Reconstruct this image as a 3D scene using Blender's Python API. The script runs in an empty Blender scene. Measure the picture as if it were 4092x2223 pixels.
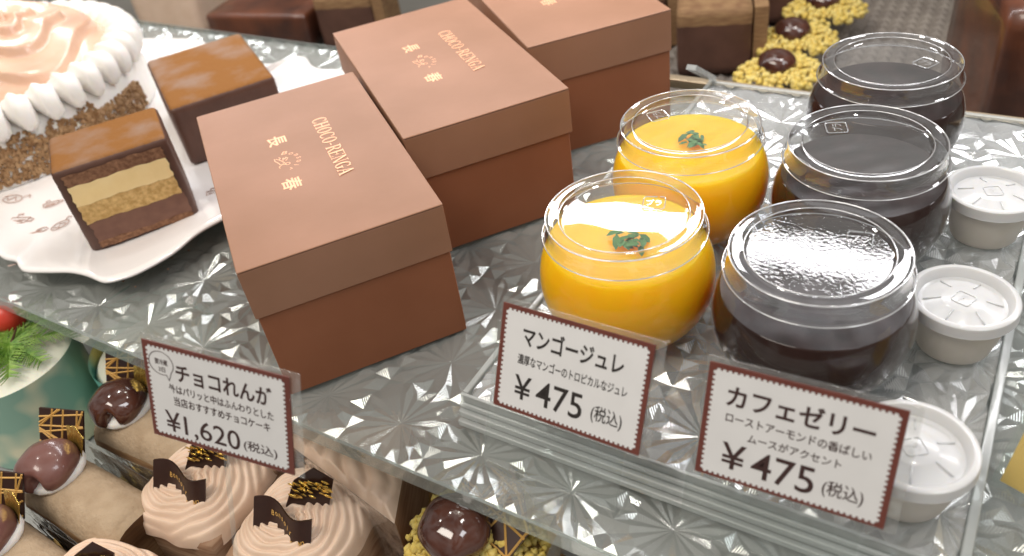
import bpy, math, random
from mathutils import Vector, Matrix
S = bpy.context.scene
C = S.collection
rnd = random.Random(7)
PI = math.pi

# ------------------------------------------------------------------ camera, world, lights
cam_d = bpy.data.cameras.new('camera'); cam = bpy.data.objects.new('camera', cam_d); C.objects.link(cam)
cam.location = (0, 0, .31525)
cam.rotation_euler = (.8937357, .1286682, .5281143)
cam_d.lens = 29.417; cam_d.sensor_width = 36; cam_d.sensor_fit = 'HORIZONTAL'
cam_d.dof.use_dof = True; cam_d.dof.focus_distance = .44; cam_d.dof.aperture_fstop = 8.5
cam_d.clip_start = .01; cam_d.clip_end = 50
S.camera = cam

w = bpy.data.worlds.new('World'); S.world = w; w.use_nodes = True
nt = w.node_tree; nt.nodes['Background'].inputs[1].default_value = .58
tc = nt.nodes.new('ShaderNodeTexCoord'); sx = nt.nodes.new('ShaderNodeSeparateXYZ'); rp = nt.nodes.new('ShaderNodeValToRGB')
nt.links.new(tc.outputs['Generated'], sx.inputs[0]); nt.links.new(sx.outputs[2], rp.inputs[0]); nt.links.new(rp.outputs[0], nt.nodes['Background'].inputs[0])
rp.color_ramp.elements[0].position = .0; rp.color_ramp.elements[0].color = (.42, .38, .35, 1)
rp.color_ramp.elements[1].position = 1.; rp.color_ramp.elements[1].color = (1, .97, .93, 1)
e = rp.color_ramp.elements.new(.45); e.color = (.62, .60, .58, 1)
# noise patches added to vary reflections, standing in for dark shelving and lit walls
wn = nt.nodes.new('ShaderNodeTexNoise'); wn.inputs['Scale'].default_value = 2.6; wn.inputs['Detail'].default_value = 2
wr = nt.nodes.new('ShaderNodeValToRGB'); wr.color_ramp.elements[0].position = .40; wr.color_ramp.elements[0].color = (.38, .34, .31, 1); wr.color_ramp.elements[1].position = .60; wr.color_ramp.elements[1].color = (1.4, 1.4, 1.38, 1)
wm = nt.nodes.new('ShaderNodeMix'); wm.data_type = 'RGBA'; wm.blend_type = 'MULTIPLY'; wm.inputs[0].default_value = 1
nt.links.new(tc.outputs['Generated'], wn.inputs['Vector']); nt.links.new(wn.outputs[0], wr.inputs[0]); nt.links.new(rp.outputs[0], wm.inputs[6]); nt.links.new(wr.outputs[0], wm.inputs[7]); nt.links.new(wm.outputs[2], nt.nodes['Background'].inputs[0])

def area(name, loc, target, sx, sy, energy, col):
    l = bpy.data.lights.new(name, 'AREA'); l.shape = 'RECTANGLE'; l.size = sx; l.size_y = sy; l.energy = energy; l.color = col
    o = bpy.data.objects.new(name, l); C.objects.link(o); o.location = loc
    d = (Vector(target) - Vector(loc)).normalized()
    z = -d; x = Vector((1, 0, 0)); y = z.cross(x).normalized(); x = y.cross(z)
    o.rotation_euler = Matrix((x, y, z)).transposed().to_euler()
    return o
area('case_lamp', (-.25, .70, .40), (-.2, .30, .05), 1.9, .055, 5.2, (1, .98, 1))
area('ceiling_lamp', (-.6, -.55, 1.55), (-.25, .3, 0), .9, .5, 17, (1, .92, .82))
area('ceiling_lamp', (.9, .15, 1.6), (-.1, .3, 0), .5, .5, 7, (.95, .97, 1))
for p in ((-1.3, .2, 1.5), (-.5, 1.1, 1.6), (.1, .75, 1.5), (-.9, .75, 1.5)):
    area('down_lamp', p, (p[0] * .6 - .1, .3, 0), .09, .09, 1.6, (1, .95, .88))

vs = S.view_settings; vs.view_transform = 'Standard'; vs.look = 'None'; vs.exposure = .1; vs.gamma = 1; vs.use_curve_mapping = False
cy = S.cycles
cy.max_bounces = 14; cy.transparent_max_bounces = 28; cy.glossy_bounces = 6; cy.transmission_bounces = 10; cy.diffuse_bounces = 3
cy.caustics_reflective = False; cy.caustics_refractive = False; cy.sample_clamp_indirect = 4
cy.use_denoising = True

# ------------------------------------------------------------------ materials
def mat(name, c, c2=None, scale=40, rough=.5, bump=0, bscale=200, sss=0, metal=0, coat=0, trans=0, ior=1.45, detail=4, lo=.35, hi=.65, spec=.5, stretch=None, sheen=0, bdist=.001, glow=0, glowc=None):
    m = bpy.data.materials.new(name); m.use_nodes = True; n = m.node_tree.nodes; L = m.node_tree.links
    b = n['Principled BSDF']; b.inputs['Base Color'].default_value = (*c, 1); b.inputs['Roughness'].default_value = rough
    b.inputs['Metallic'].default_value = metal; b.inputs['Specular IOR Level'].default_value = spec
    b.inputs['Coat Weight'].default_value = coat; b.inputs['Coat Roughness'].default_value = .06
    b.inputs['Transmission Weight'].default_value = trans; b.inputs['IOR'].default_value = ior
    if sheen: b.inputs['Sheen Weight'].default_value = sheen
    if sss:
        b.inputs['Subsurface Weight'].default_value = sss; b.inputs['Subsurface Radius'].default_value = (1, .7, .4); b.inputs['Subsurface Scale'].default_value = .004
    t = n.new('ShaderNodeTexCoord'); src = t.outputs['Object']
    if stretch:
        mp = n.new('ShaderNodeMapping'); mp.inputs['Scale'].default_value = stretch; L.new(src, mp.inputs[0]); src = mp.outputs[0]
    if c2:
        x = n.new('ShaderNodeTexNoise'); x.inputs['Scale'].default_value = scale; x.inputs['Detail'].default_value = detail; L.new(src, x.inputs['Vector'])
        r = n.new('ShaderNodeValToRGB'); r.color_ramp.elements[0].position = lo; r.color_ramp.elements[1].position = hi
        r.color_ramp.elements[0].color = (*c, 1); r.color_ramp.elements[1].color = (*c2, 1)
        L.new(x.outputs[0], r.inputs[0]); L.new(r.outputs[0], b.inputs['Base Color'])
    if bump:
        x = n.new('ShaderNodeTexNoise'); x.inputs['Scale'].default_value = bscale; x.inputs['Detail'].default_value = 5; L.new(src, x.inputs['Vector'])
        bp = n.new('ShaderNodeBump'); bp.inputs['Strength'].default_value = bump; bp.inputs['Distance'].default_value = bdist
        L.new(x.outputs[0], bp.inputs['Height']); L.new(bp.outputs[0], b.inputs['Normal'])
    if glow:
        tl = n.new('ShaderNodeBsdfTranslucent'); tl.inputs[0].default_value = (*(glowc or c), 1); mx = n.new('ShaderNodeMixShader'); mx.inputs[0].default_value = glow
        L.new(b.outputs[0], mx.inputs[1]); L.new(tl.outputs[0], mx.inputs[2]); L.new(mx.outputs[0], n['Material Output'].inputs[0])
    return m

def clear(name, tint=(.97, .98, .98), ior=1.5, rough=.02, gain=1.0, haze=0, hazecol=(.8, .82, .82), bump=0, bscale=300, bdist=.001):
    # thin clear plastic: see-through with a Fresnel sheen and a little milky haze
    m = bpy.data.materials.new(name); m.use_nodes = True; n = m.node_tree.nodes; L = m.node_tree.links
    n.remove(n['Principled BSDF']); out = n['Material Output']
    tr = n.new('ShaderNodeBsdfTransparent'); tr.inputs[0].default_value = (*tint, 1)
    gl = n.new('ShaderNodeBsdfGlossy'); gl.inputs['Roughness'].default_value = rough; gl.inputs[0].default_value = (1, 1, 1, 1)
    ge = n.new('ShaderNodeNewGeometry'); dp = n.new('ShaderNodeVectorMath'); dp.operation = 'DOT_PRODUCT'
    L.new(ge.outputs['Normal'], dp.inputs[0]); L.new(ge.outputs['Incoming'], dp.inputs[1])
    def op(o_, a, b_=None):
        q = n.new('ShaderNodeMath'); q.operation = o_
        for i_, x_ in enumerate((a, b_)):
            if x_ is None: continue
            if isinstance(x_, (int, float)): q.inputs[i_].default_value = x_
            else: L.new(x_, q.inputs[i_])
        return q.outputs[0]
    f0 = ((ior - 1) / (ior + 1)) ** 2
    fres = op('ADD', op('MULTIPLY', op('POWER', op('SUBTRACT', 1.0, op('ABSOLUTE', dp.outputs['Value'])), 5.0), 1 - f0), f0)
    mu = n.new('ShaderNodeMath'); mu.operation = 'MULTIPLY'; mu.inputs[1].default_value = gain; mu.use_clamp = True
    mx = n.new('ShaderNodeMixShader'); L.new(fres, mu.inputs[0]); L.new(mu.outputs[0], mx.inputs[0])
    base = tr.outputs[0]
    if haze:
        df = n.new('ShaderNodeBsdfDiffuse'); df.inputs[0].default_value = (*hazecol, 1)
        m2 = n.new('ShaderNodeMixShader'); m2.inputs[0].default_value = haze; L.new(base, m2.inputs[1]); L.new(df.outputs[0], m2.inputs[2]); base = m2.outputs[0]
    L.new(base, mx.inputs[1]); L.new(gl.outputs[0], mx.inputs[2]); L.new(mx.outputs[0], out.inputs[0])
    if bump:
        t = n.new('ShaderNodeTexCoord'); x = n.new('ShaderNodeTexNoise'); x.inputs['Scale'].default_value = bscale; x.inputs['Detail'].default_value = 2; L.new(t.outputs['Object'], x.inputs['Vector'])
        bp = n.new('ShaderNodeBump'); bp.inputs['Strength'].default_value = bump; bp.inputs['Distance'].default_value = bdist
        L.new(x.outputs[0], bp.inputs['Height']); L.new(bp.outputs[0], gl.inputs['Normal']); L.new(bp.outputs[0], dp.inputs[0])
    return m

def cut_glass(name, tcol, gcol, dcol, ft, fg, fd, rough=.12, wave=900):
    # pressed clear acrylic: refraction, see-through, facet gloss with fine parallel grooves, and a little body haze
    m = bpy.data.materials.new(name); m.use_nodes = True; n = m.node_tree.nodes; L = m.node_tree.links
    n.remove(n['Principled BSDF']); out = n['Material Output']
    tr = n.new('ShaderNodeBsdfTransparent'); tr.inputs[0].default_value = (*tcol, 1)
    re = n.new('ShaderNodeBsdfRefraction'); re.inputs[0].default_value = (*tcol, 1); re.inputs['Roughness'].default_value = .08; re.inputs['IOR'].default_value = 1.3
    gl = n.new('ShaderNodeBsdfGlossy'); gl.inputs['Roughness'].default_value = rough; gl.inputs[0].default_value = (*gcol, 1)
    df = n.new('ShaderNodeBsdfDiffuse'); df.inputs[0].default_value = (*dcol, 1)
    a = n.new('ShaderNodeMixShader'); a.inputs[0].default_value = .5; L.new(tr.outputs[0], a.inputs[1]); L.new(re.outputs[0], a.inputs[2])
    b = n.new('ShaderNodeMixShader'); b.inputs[0].default_value = fd / (fd + ft); L.new(a.outputs[0], b.inputs[1]); L.new(df.outputs[0], b.inputs[2])
    c = n.new('ShaderNodeMixShader'); c.inputs[0].default_value = fg; L.new(b.outputs[0], c.inputs[1]); L.new(gl.outputs[0], c.inputs[2]); L.new(c.outputs[0], out.inputs[0])
    # fine parallel grooves whose direction follows the facet
    g = n.new('ShaderNodeNewGeometry'); t = n.new('ShaderNodeTexCoord')
    ro = n.new('ShaderNodeVectorMath'); ro.operation = 'CROSS_PRODUCT'; L.new(g.outputs['True Normal'], ro.inputs[0]); ro.inputs[1].default_value = (0, 0, 1)
    no = n.new('ShaderNodeVectorMath'); no.operation = 'NORMALIZE'; L.new(ro.outputs[0], no.inputs[0])
    dt = n.new('ShaderNodeVectorMath'); dt.operation = 'DOT_PRODUCT'; L.new(t.outputs['Object'], dt.inputs[0]); L.new(no.outputs[0], dt.inputs[1])
    ml = n.new('ShaderNodeMath'); ml.operation = 'MULTIPLY'; ml.inputs[1].default_value = wave * 2 * PI; L.new(dt.outputs['Value'], ml.inputs[0])
    si = n.new('ShaderNodeMath'); si.operation = 'SINE'; L.new(ml.outputs[0], si.inputs[0])
    bp = n.new('ShaderNodeBump'); bp.inputs['Strength'].default_value = .25; bp.inputs['Distance'].default_value = .00008
    L.new(si.outputs[0], bp.inputs['Height']); L.new(bp.outputs[0], gl.inputs['Normal'])
    return m

M = {}
M['shelf'] = cut_glass('pressed_acrylic', (.88, .93, .91), (.95, 1, .98), (.48, .495, .47), .54, .18, .34, rough=.08)
M['riser'] = cut_glass('pressed_acrylic_clear', (.93, .95, .95), (1, 1, 1), (.78, .80, .80), .54, .24, .32, rough=.06)
M['edge'] = clear('acrylic_edge', (.86, .90, .88), gain=1.3, haze=.28, hazecol=(.52, .56, .54))
M['acrylic'] = clear('clear_acrylic', (.96, .975, .97), gain=1.1, haze=.03, hazecol=(.75, .78, .78))
M['frost'] = clear('frosted_acrylic', (.93, .95, .95), gain=1.2, haze=.42, hazecol=(.66, .69, .68), rough=.15)
M['film'] = clear('clear_film', (.97, .97, .96), gain=1.5, haze=.07, bump=.6, bscale=60, bdist=.004, rough=.06)
M['pet'] = clear('clear_plastic', (.975, .98, .985), gain=.7, haze=.004, rough=.012)
M['pet_lid'] = clear('clear_plastic_lid', (.965, .975, .98), gain=1.5, haze=.05, rough=.02)
M['pet_fog'] = clear('clear_plastic_lid_misted', (.95, .96, .97), gain=1.9, haze=.04, rough=.03, bump=.13, bscale=520, bdist=.0008)
M['rim'] = clear('clear_plastic_rim', (.93, .94, .95), gain=2.4, haze=.03, hazecol=(.85, .87, .9), rough=.02)
M['edge_glint'] = clear('painted_edge_glint', (.93, .94, .95), gain=7, haze=.42, hazecol=(.95, .96, .98), rough=.06)  # whitish haze painted in for the bright highlights along the lid edges
M['emboss'] = clear('embossed_plastic', (.9, .92, .93), gain=3.5, haze=.3, hazecol=(.9, .92, .95), rough=.08)
M['kraft'] = mat('kraft_paper', (.285, .142, .080), (.355, .182, .112), scale=16, rough=.55, bump=.25, bscale=26, bdist=.0016, detail=8, spec=.5, lo=.3, hi=.7)  # broad colour mottling imitates reflections on the paper
M['kraft_base'] = mat('kraft_paper_base', (.255, .093, .043), (.305, .118, .058), scale=18, rough=.6, bump=.2, bscale=30, bdist=.0012, detail=8, spec=.35, lo=.3, hi=.7)
M['foil'] = mat('copper_foil', (1, .52, .31), rough=.45, metal=.3)
M['card_white'] = mat('card_paper', (.69, .685, .68), (.66, .655, .65), scale=60, rough=.55)
M['card_brown'] = mat('card_border_ink', (.125, .032, .022), (.15, .042, .03), scale=80, rough=.5)
M['ink'] = mat('black_ink', (.025, .02, .018), rough=.5)
M['ink_brown'] = mat('brown_ink', (.045, .02, .018), rough=.5)
M['porcelain'] = mat('porcelain', (.86, .83, .81), rough=.12, coat=.6, spec=.6)
M['sketch'] = mat('sepia_print', (.42, .27, .22), rough=.25)
M['cocoa'] = mat('cocoa_coating', (.245, .110, .036), (.275, .18, .13), scale=30, rough=.95, spec=.08, bump=.5, bscale=420, bdist=.0007, lo=.42, hi=.66)
M['choc_side'] = mat('chocolate_coating', (.085, .040, .028), (.115, .055, .038), scale=40, rough=.45, bump=.25, bscale=120)
M['ganache'] = mat('ganache', (.165, .075, .050), (.20, .095, .062), scale=120, rough=.5, bump=.15, bscale=300)
M['choc_sponge'] = mat('chocolate_sponge', (.17, .078, .042), (.32, .165, .09), scale=420, rough=.9, bump=.7, bscale=500, lo=.35, hi=.7)
M['mousse'] = mat('almond_mousse', (.97, .75, .39), (.93, .70, .34), scale=60, rough=.6, bump=.15, bscale=400, sss=.1)
M['sponge'] = mat('yellow_sponge', (.74, .50, .21), (.52, .32, .11), scale=330, rough=.9, bump=.8, bscale=450, sss=.1)
M['cream'] = mat('whipped_cream', (.86, .83, .79), (.80, .77, .72), scale=50, rough=.45, bump=.15, bscale=120, sss=.25)
M['peach'] = mat('peach_glaze', (.64, .40, .28), (.72, .51, .37), scale=22, rough=.27, coat=.25, sss=.3, bump=.12, bscale=60, bdist=.002)
M['nut_cream'] = mat('nut_cream_base', (.50, .40, .30), (.25, .14, .07), scale=150, rough=.7, bump=.6, bscale=200, bdist=.002)
M['nut'] = mat('crushed_nut', (.24, .125, .05), (.42, .26, .13), scale=160, rough=.55)
M['mango'] = mat('mango_jelly', (.97, .48, .002), (.98, .51, .003), scale=25, rough=.34, spec=.3, sss=1)
for n_ in M['mango'].node_tree.nodes:
    if n_.type == 'BSDF_PRINCIPLED': n_.inputs['Subsurface Scale'].default_value = .035; n_.inputs['Subsurface Radius'].default_value = (1, .62, .08)
M['mango_top'] = mat('mango_jelly_top', (.86, .52, .05), (.88, .57, .09), scale=60, rough=.22, bump=.06, bscale=90)
M['coffee'] = mat('coffee_jelly', (.022, .009, .007), (.034, .014, .010), scale=20, rough=.10, spec=.3)
M['coffee_top'] = mat('coffee_jelly_top', (.010, .006, .005), (.026, .014, .013), scale=80, rough=.28, spec=.25, bump=.05, bscale=120)
M['mint'] = mat('mint_leaf', (.06, .16, .045), (.10, .25, .08), scale=90, rough=.5, bump=.5, bscale=300)
M['pp'] = mat('white_plastic', (.66, .665, .67), rough=.25, sss=.2, coat=.2, glow=.15, glowc=(.9, .9, .9))
M['pp_cup'] = mat('white_plastic_cup', (.80, .76, .69), (.84, .81, .76), scale=40, rough=.3, sss=.2, glow=.3, glowc=(.95, .90, .82))
M['choc'] = mat('dark_chocolate', (.030, .013, .010), (.045, .02, .014), scale=60, rough=.28)
M['marron'] = mat('glazed_chestnut', (.045, .015, .011), (.10, .035, .022), scale=45, rough=.10, coat=.8, bump=.2, bscale=70, bdist=.002)
M['marron_pale'] = mat('glazed_chestnut_pale', (.14, .06, .05), (.20, .09, .075), scale=45, rough=.28, coat=.4, bump=.2, bscale=70, bdist=.002)
M['gold_line'] = mat('gold_lines', (.62, .36, .10), rough=.4)
M['gold'] = mat('gold_card', (.75, .47, .14), (.85, .58, .22), scale=30, rough=.25, metal=.75)
M['goldfoil'] = mat('gold_leaf', (.85, .60, .15), rough=.22, metal=.9, bump=1, bscale=180)
M['rollcake'] = mat('beige_sponge', (.36, .26, .165), (.44, .33, .22), scale=90, rough=.9, bump=.8, bscale=420, sss=.1)
M['wafer'] = mat('brown_sponge_side', (.30, .18, .085), (.20, .105, .05), scale=70, rough=.8, stretch=(1, 1, 6), bump=.3, bscale=200)
M['mb_cream'] = mat('chestnut_cream', (.74, .56, .43), (.69, .51, .38), scale=60, rough=.5, bump=.2, bscale=200, sss=.15)
M['mb_side'] = mat('layered_cake_side', (.26, .14, .08), (.50, .34, .22), scale=45, rough=.75, stretch=(.6, .6, 5), bump=.3, bscale=250)
M['slice_side'] = mat('mocha_layer_side', (.22, .105, .05), (.36, .21, .12), scale=60, rough=.7, stretch=(.4, .4, 5))
M['crumb'] = mat('yellow_crumb', (.68, .49, .10), (.74, .60, .22), scale=160, rough=.7, sss=.2, bump=.5, bscale=350)
M['white_mousse'] = mat('white_mousse', (.80, .79, .68), (.72, .72, .60), scale=30, rough=.4, sss=.3)
M['wrap'] = mat('printed_wrap', (.30, .50, .40), (.78, .76, .55), scale=38, rough=.35, detail=1, lo=.46, hi=.66)
M['wrap_teal'] = mat('teal_wrap', (.16, .48, .40), (.70, .62, .20), scale=22, rough=.35, detail=1, lo=.46, hi=.68)
M['needle'] = mat('pine_needle', (.10, .24, .03), (.28, .44, .08), scale=150, rough=.5)
M['twig'] = mat('twig', (.07, .025, .012), rough=.7)
M['red'] = mat('red_plastic', (.62, .03, .02), (.70, .07, .04), scale=40, rough=.35)
M['yellow'] = mat('yellow_paper', (.92, .60, .12), (.94, .68, .22), scale=8, rough=.35)
M['brass'] = mat('brushed_brass', (.62, .50, .34), rough=.35, metal=.7)
M['tray'] = mat('silver_tray', (.50, .51, .50), (.60, .61, .60), scale=12, rough=.22, metal=.35)
M['floor'] = mat('case_floor_grey', (.28, .29, .28), (.40, .41, .40), scale=9, rough=.35, bump=.25, bscale=25, bdist=.006)
M['rear'] = mat('rear_floor_grey', (.15, .145, .13), (.22, .21, .19), scale=5, rough=.4)
M['grid'] = mat('woven_tray_paper', (.17, .145, .125), (.24, .21, .18), scale=40, rough=.6)
M['back'] = mat('case_back_panel', (.10, .085, .075), (.17, .14, .125), scale=4, rough=.3)
M['slab'] = mat('brown_glazed_cake', (.16, .052, .024), (.055, .022, .015), scale=18, rough=.3, coat=.3)

# ------------------------------------------------------------------ mesh helpers
def mobj(name, verts, faces, m, parent=None, smooth=False, loc=(0, 0, 0), rot=(0, 0, 0), mats=None, idx=None):
    me = bpy.data.meshes.new(name); me.from_pydata([tuple(v) for v in verts], [], faces); me.validate(); me.update()
    for k in (mats or [m]): me.materials.append(k)
    if idx:
        for p, i in zip(me.polygons, idx): p.material_index = i
    if smooth is True:
        for p in me.polygons: p.use_smooth = True
    o = bpy.data.objects.new(name, me); C.objects.link(o); o.location = loc; o.rotation_euler = rot
    if parent: o.parent = parent
    if smooth == 'auto':
        for p in me.polygons: p.use_smooth = True
        md = o.modifiers.new('ws', 'EDGE_SPLIT'); md.split_angle = math.radians(38)
    return o
def tag(o, label=None, cat=None, group=None, kind=None):
    for k, v in (('label', label), ('category', cat), ('group', group), ('kind', kind)):
        if v: o[k] = v
    return o
def thing(name, label, cat, loc=(0, 0, 0), rz=0, group=None):
    o = bpy.data.objects.new(name, None); C.objects.link(o); o.location = loc; o.rotation_euler = (0, 0, rz); o.empty_display_size = .01
    return tag(o, label, cat, group)
def dup(o, loc=None, rz=None, label=None, parent=None):
    c = o.copy(); C.objects.link(c)
    if parent: c.parent = parent
    if loc is not None: c.location = loc
    if rz is not None: c.rotation_euler = (0, 0, rz)
    if label: c['label'] = label
    for ch in list(o.children): dup(ch, parent=c)
    return c
class MB:
    def __init__(s): s.v = []; s.f = []; s.i = []
    def add(s, v, f, mi=0):
        k = len(s.v); s.v += [tuple(p) for p in v]; s.f += [tuple(a + k for a in q) for q in f]; s.i += [mi] * len(f)
    def box(s, x0, x1, y0, y1, z0, z1, mi=0, xf=None):
        v = [(x, y, z) for z in (z0, z1) for y in (y0, y1) for x in (x0, x1)]
        if xf: v = [xf(*p) for p in v]
        s.add(v, [(0, 2, 3, 1), (4, 5, 7, 6), (0, 1, 5, 4), (2, 6, 7, 3), (0, 4, 6, 2), (1, 3, 7, 5)], mi)
    def tube(s, pts, r, n=6, closed=False, mi=0):
        pts = [Vector(p) for p in pts]; N = len(pts); rings = []
        for i, p in enumerate(pts):
            a = pts[(i - 1) % N] if closed or i else p; b = pts[(i + 1) % N] if closed or i < N - 1 else p
            t = (b - a).normalized(); u = t.cross(Vector((0, 0, 1)))
            if u.length < 1e-3: u = t.cross(Vector((1, 0, 0)))
            u.normalize(); w_ = t.cross(u); rr = r[i] if isinstance(r, (list, tuple)) else r
            rings.append([p + (u * math.cos(2 * PI * k / n) + w_ * math.sin(2 * PI * k / n)) * rr for k in range(n)])
        k0 = len(s.v); s.v += [tuple(q) for g in rings for q in g]
        for i in range(N if closed else N - 1):
            j = (i + 1) % N
            for k in range(n):
                s.f.append((k0 + i * n + k, k0 + i * n + (k + 1) % n, k0 + j * n + (k + 1) % n, k0 + j * n + k)); s.i.append(mi)
        if not closed:
            s.f.append(tuple(k0 + k for k in range(n))[::-1]); s.f.append(tuple(k0 + (N - 1) * n + k for k in range(n))); s.i += [mi, mi]
    def ball(s, c, r, n=8, m=5, sc=(1, 1, 1), mi=0, jit=0):
        v = [(c[0], c[1], c[2] + r * sc[2])]; f = []
        for a in range(1, m):
            for b in range(n):
                th = PI * a / m; ph = 2 * PI * b / n; q = r * (1 + rnd.uniform(-jit, jit))
                v.append((c[0] + q * sc[0] * math.sin(th) * math.cos(ph), c[1] + q * sc[1] * math.sin(th) * math.sin(ph), c[2] + q * sc[2] * math.cos(th)))
        v.append((c[0], c[1], c[2] - r * sc[2]))
        for b in range(n): f.append((0, 1 + b, 1 + (b + 1) % n))
        for a in range(m - 2):
            for b in range(n): f.append((1 + a * n + b, 1 + (a + 1) * n + b, 1 + (a + 1) * n + (b + 1) % n, 1 + a * n + (b + 1) % n))
        L = len(v) - 1
        for b in range(n): f.append((L, 1 + (m - 2) * n + (b + 1) % n, 1 + (m - 2) * n + b))
        s.add(v, f, mi)
    def build(s, name, m, parent=None, smooth=False, loc=(0, 0, 0), rot=(0, 0, 0), mats=None):
        return mobj(name, s.v, s.f, m, parent, smooth, loc, rot, mats, s.i if mats else None)
def bevel(o, wd, seg=2):
    b = o.modifiers.new('bevel', 'BEVEL'); b.width = wd; b.segments = seg; b.limit_method = 'ANGLE'; b.angle_limit = math.radians(30)
    for p in o.data.polygons: p.use_smooth = True
    if wd: o.modifiers.new('wn', 'WEIGHTED_NORMAL')
    return o
def lathe(name, prof, m, parent=None, n=64, smooth='auto', loc=(0, 0, 0), fl=None):
    v = []; f = []
    for (r, z) in prof:
        for k in range(n):
            a = 2 * PI * k / n; q = r
            if fl and fl[1] <= z <= fl[2]: q = r + fl[0] * (1 if k % 2 else -1)
            v.append((q * math.cos(a), q * math.sin(a), z))
    for i in range(len(prof) - 1):
        for k in range(n): f.append((i * n + k, i * n + (k + 1) % n, (i + 1) * n + (k + 1) % n, (i + 1) * n + k))
    return mobj(name, v, f, m, parent, smooth, loc)
def heightfield(fn, nx, ny, x0, x1, y0, y1, inside=None):
    v = []; f = []
    for j in range(ny + 1):
        for i in range(nx + 1):
            x = x0 + (x1 - x0) * i / nx; y = y0 + (y1 - y0) * j / ny; v.append((x, y, fn(x, y)))
    for j in range(ny):
        for i in range(nx):
            if inside:
                xc = x0 + (x1 - x0) * (i + .5) / nx; yc = y0 + (y1 - y0) * (j + .5) / ny
                if not inside(xc, yc): continue
            a = j * (nx + 1) + i; f.append((a, a + 1, a + nx + 2, a + nx + 1))
    return v, f

# text as meshes, fitted to a box (x0, y0, x1, y1) in the plane z
_tc = bpy.data.curves.new('lettering', 'FONT'); _to = bpy.data.objects.new('lettering', _tc); C.objects.link(_to)
def glyphs(body, off=0.0, sp=1.0):
    _tc.body = body; _tc.offset = off; _tc.space_character = sp; _tc.resolution_u = 4
    dg = bpy.context.evaluated_depsgraph_get(); dg.update()
    me = bpy.data.meshes.new_from_object(_to.evaluated_get(dg))
    v = [tuple(p.co) for p in me.vertices]; f = [tuple(p.vertices) for p in me.polygons]; bpy.data.meshes.remove(me)
    return v, f
def fit(v, box):
    xs = [p[0] for p in v]; ys = [p[1] for p in v]; a, b, c, d = min(xs), max(xs), min(ys), max(ys)
    x0, y0, x1, y1 = box
    return [(x0 + (p[0] - a) / (b - a) * (x1 - x0), y0 + (p[1] - c) / (d - c) * (y1 - y0), 0) for p in v]
def text_into(mb, body, box, z=0, off=0.0, sp=1.0):
    v, f = glyphs(body, off, sp); v = fit(v, box); mb.add([(p[0], p[1], z) for p in v], f)

# ------------------------------------------------------------------ the case: lower floor, back
o = mobj('case_floor', [(-2.2, -.4, -.102), (1.2, -.4, -.102), (1.2, 1.9, -.102), (-2.2, 1.9, -.102)], [(0, 1, 2, 3)], M['floor']); tag(o, kind='structure')
o = mobj('rear_floor', [(-2.2, .585, -.0975), (1.2, .585, -.0975), (1.2, 1.9, -.0975), (-2.2, 1.9, -.0975)], [(0, 1, 2, 3)], M['rear']); tag(o, kind='structure')
mb = MB(); mb.box(-2.2, 1.2, 1.9, 1.93, -.11, .6); o = mb.build('back_wall', M['back']); tag(o, kind='structure')

# star-cut sheet -----------------------------------------------------
def star_sheet(x0, x1, y0, y1, cx, cy, px, py, amp, z):
    """triangulated heights of a pressed star pattern; cells centred at (cx + i px, cy + j py)"""
    V = {}; v = []; f = []
    def vid(x, y, h):
        k = (round(x, 5), round(y, 5))
        if k not in V:
            V[k] = len(v); r = random.Random(hash(k)); v.append((x, y, z + amp * (h + r.uniform(-.06, .06))))
        return V[k]
    i0 = math.floor((x0 - cx) / px) - 1; i1 = math.ceil((x1 - cx) / px) + 1
    j0 = math.floor((y0 - cy) / py) - 1; j1 = math.ceil((y1 - cy) / py) + 1
    for i in range(i0, i1 + 1):
        for j in range(j0, j1 + 1):
            ox, oy = cx + i * px, cy + j * py
            if not (x0 - px * .51 < ox < x1 + px * .51 and y0 - py * .51 < oy < y1 + py * .51): continue
            for q in range(4):
                ca, sa = [(1, 0), (0, 1), (-1, 0), (0, -1)][q]
                for mir in (1, -1):
                    def P(u, w_, h):
                        w_ *= mir; X = ox + (u * ca - w_ * sa) * px; Y = oy + (u * sa + w_ * ca) * py
                        X = min(max(X, x0), x1); Y = min(max(Y, y0), y1); return vid(X, Y, h)
                    c0 = P(0, 0, -.85); a0 = P(.33, 0, -.30); am = P(.36, .08, -.46); a1 = P(.35, .16, -.26); a2 = P(.27, .27, -.28); ah = P(.325, .225, -.46)
                    m_ = P(.5, 0, -.8); mq = P(.43, .07, -.2); q1 = P(.5, .17, -.1); q2 = P(.5, .30, -.7); k_ = P(.5, .5, -.9); kk = P(.40, .40, -.2)
                    tris = [(c0, a0, am), (c0, am, a1), (c0, a1, ah), (c0, ah, a2), (a0, m_, mq), (a0, mq, am), (mq, m_, q1), (am, mq, q1), (am, q1, a1), (a1, q1, q2), (a1, q2, ah), (ah, q2, kk), (ah, kk, a2), (q2, k_, kk)]
                    for t in tris:
                        if len(set(t)) < 3: continue
                        f.append(t if mir == 1 else t[::-1])
    return v, f
PXS, PYS = .0497, .0478
sh = thing('glass_shelf', 'long clear shelf with a pressed star pattern carrying the boxes, plate and jars', 'shelf')
v, f = star_sheet(-1.25, .35, .1765, .571, -.2318, .2003, PXS, PYS, .0046, -.0003)
mobj('patterned_top', v, f, M['shelf'], sh)
mb = MB(); mb.box(-1.25, .35, .1745, .1763, -.010, -.0002); mb.build('front_edge', M['edge'], sh)
mb = MB(); mb.box(-1.25, .35, .5713, .573, -.010, -.0002); mb.build('back_edge', M['edge'], sh)
rail = MB(); rail.box(-.42, .35, .585, .594, -.004, .004); o = bevel(rail.build('rail', M['brass']), .001)
tag(o, 'thin pale gold rail along the back of the clear shelf', 'rail')

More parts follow.
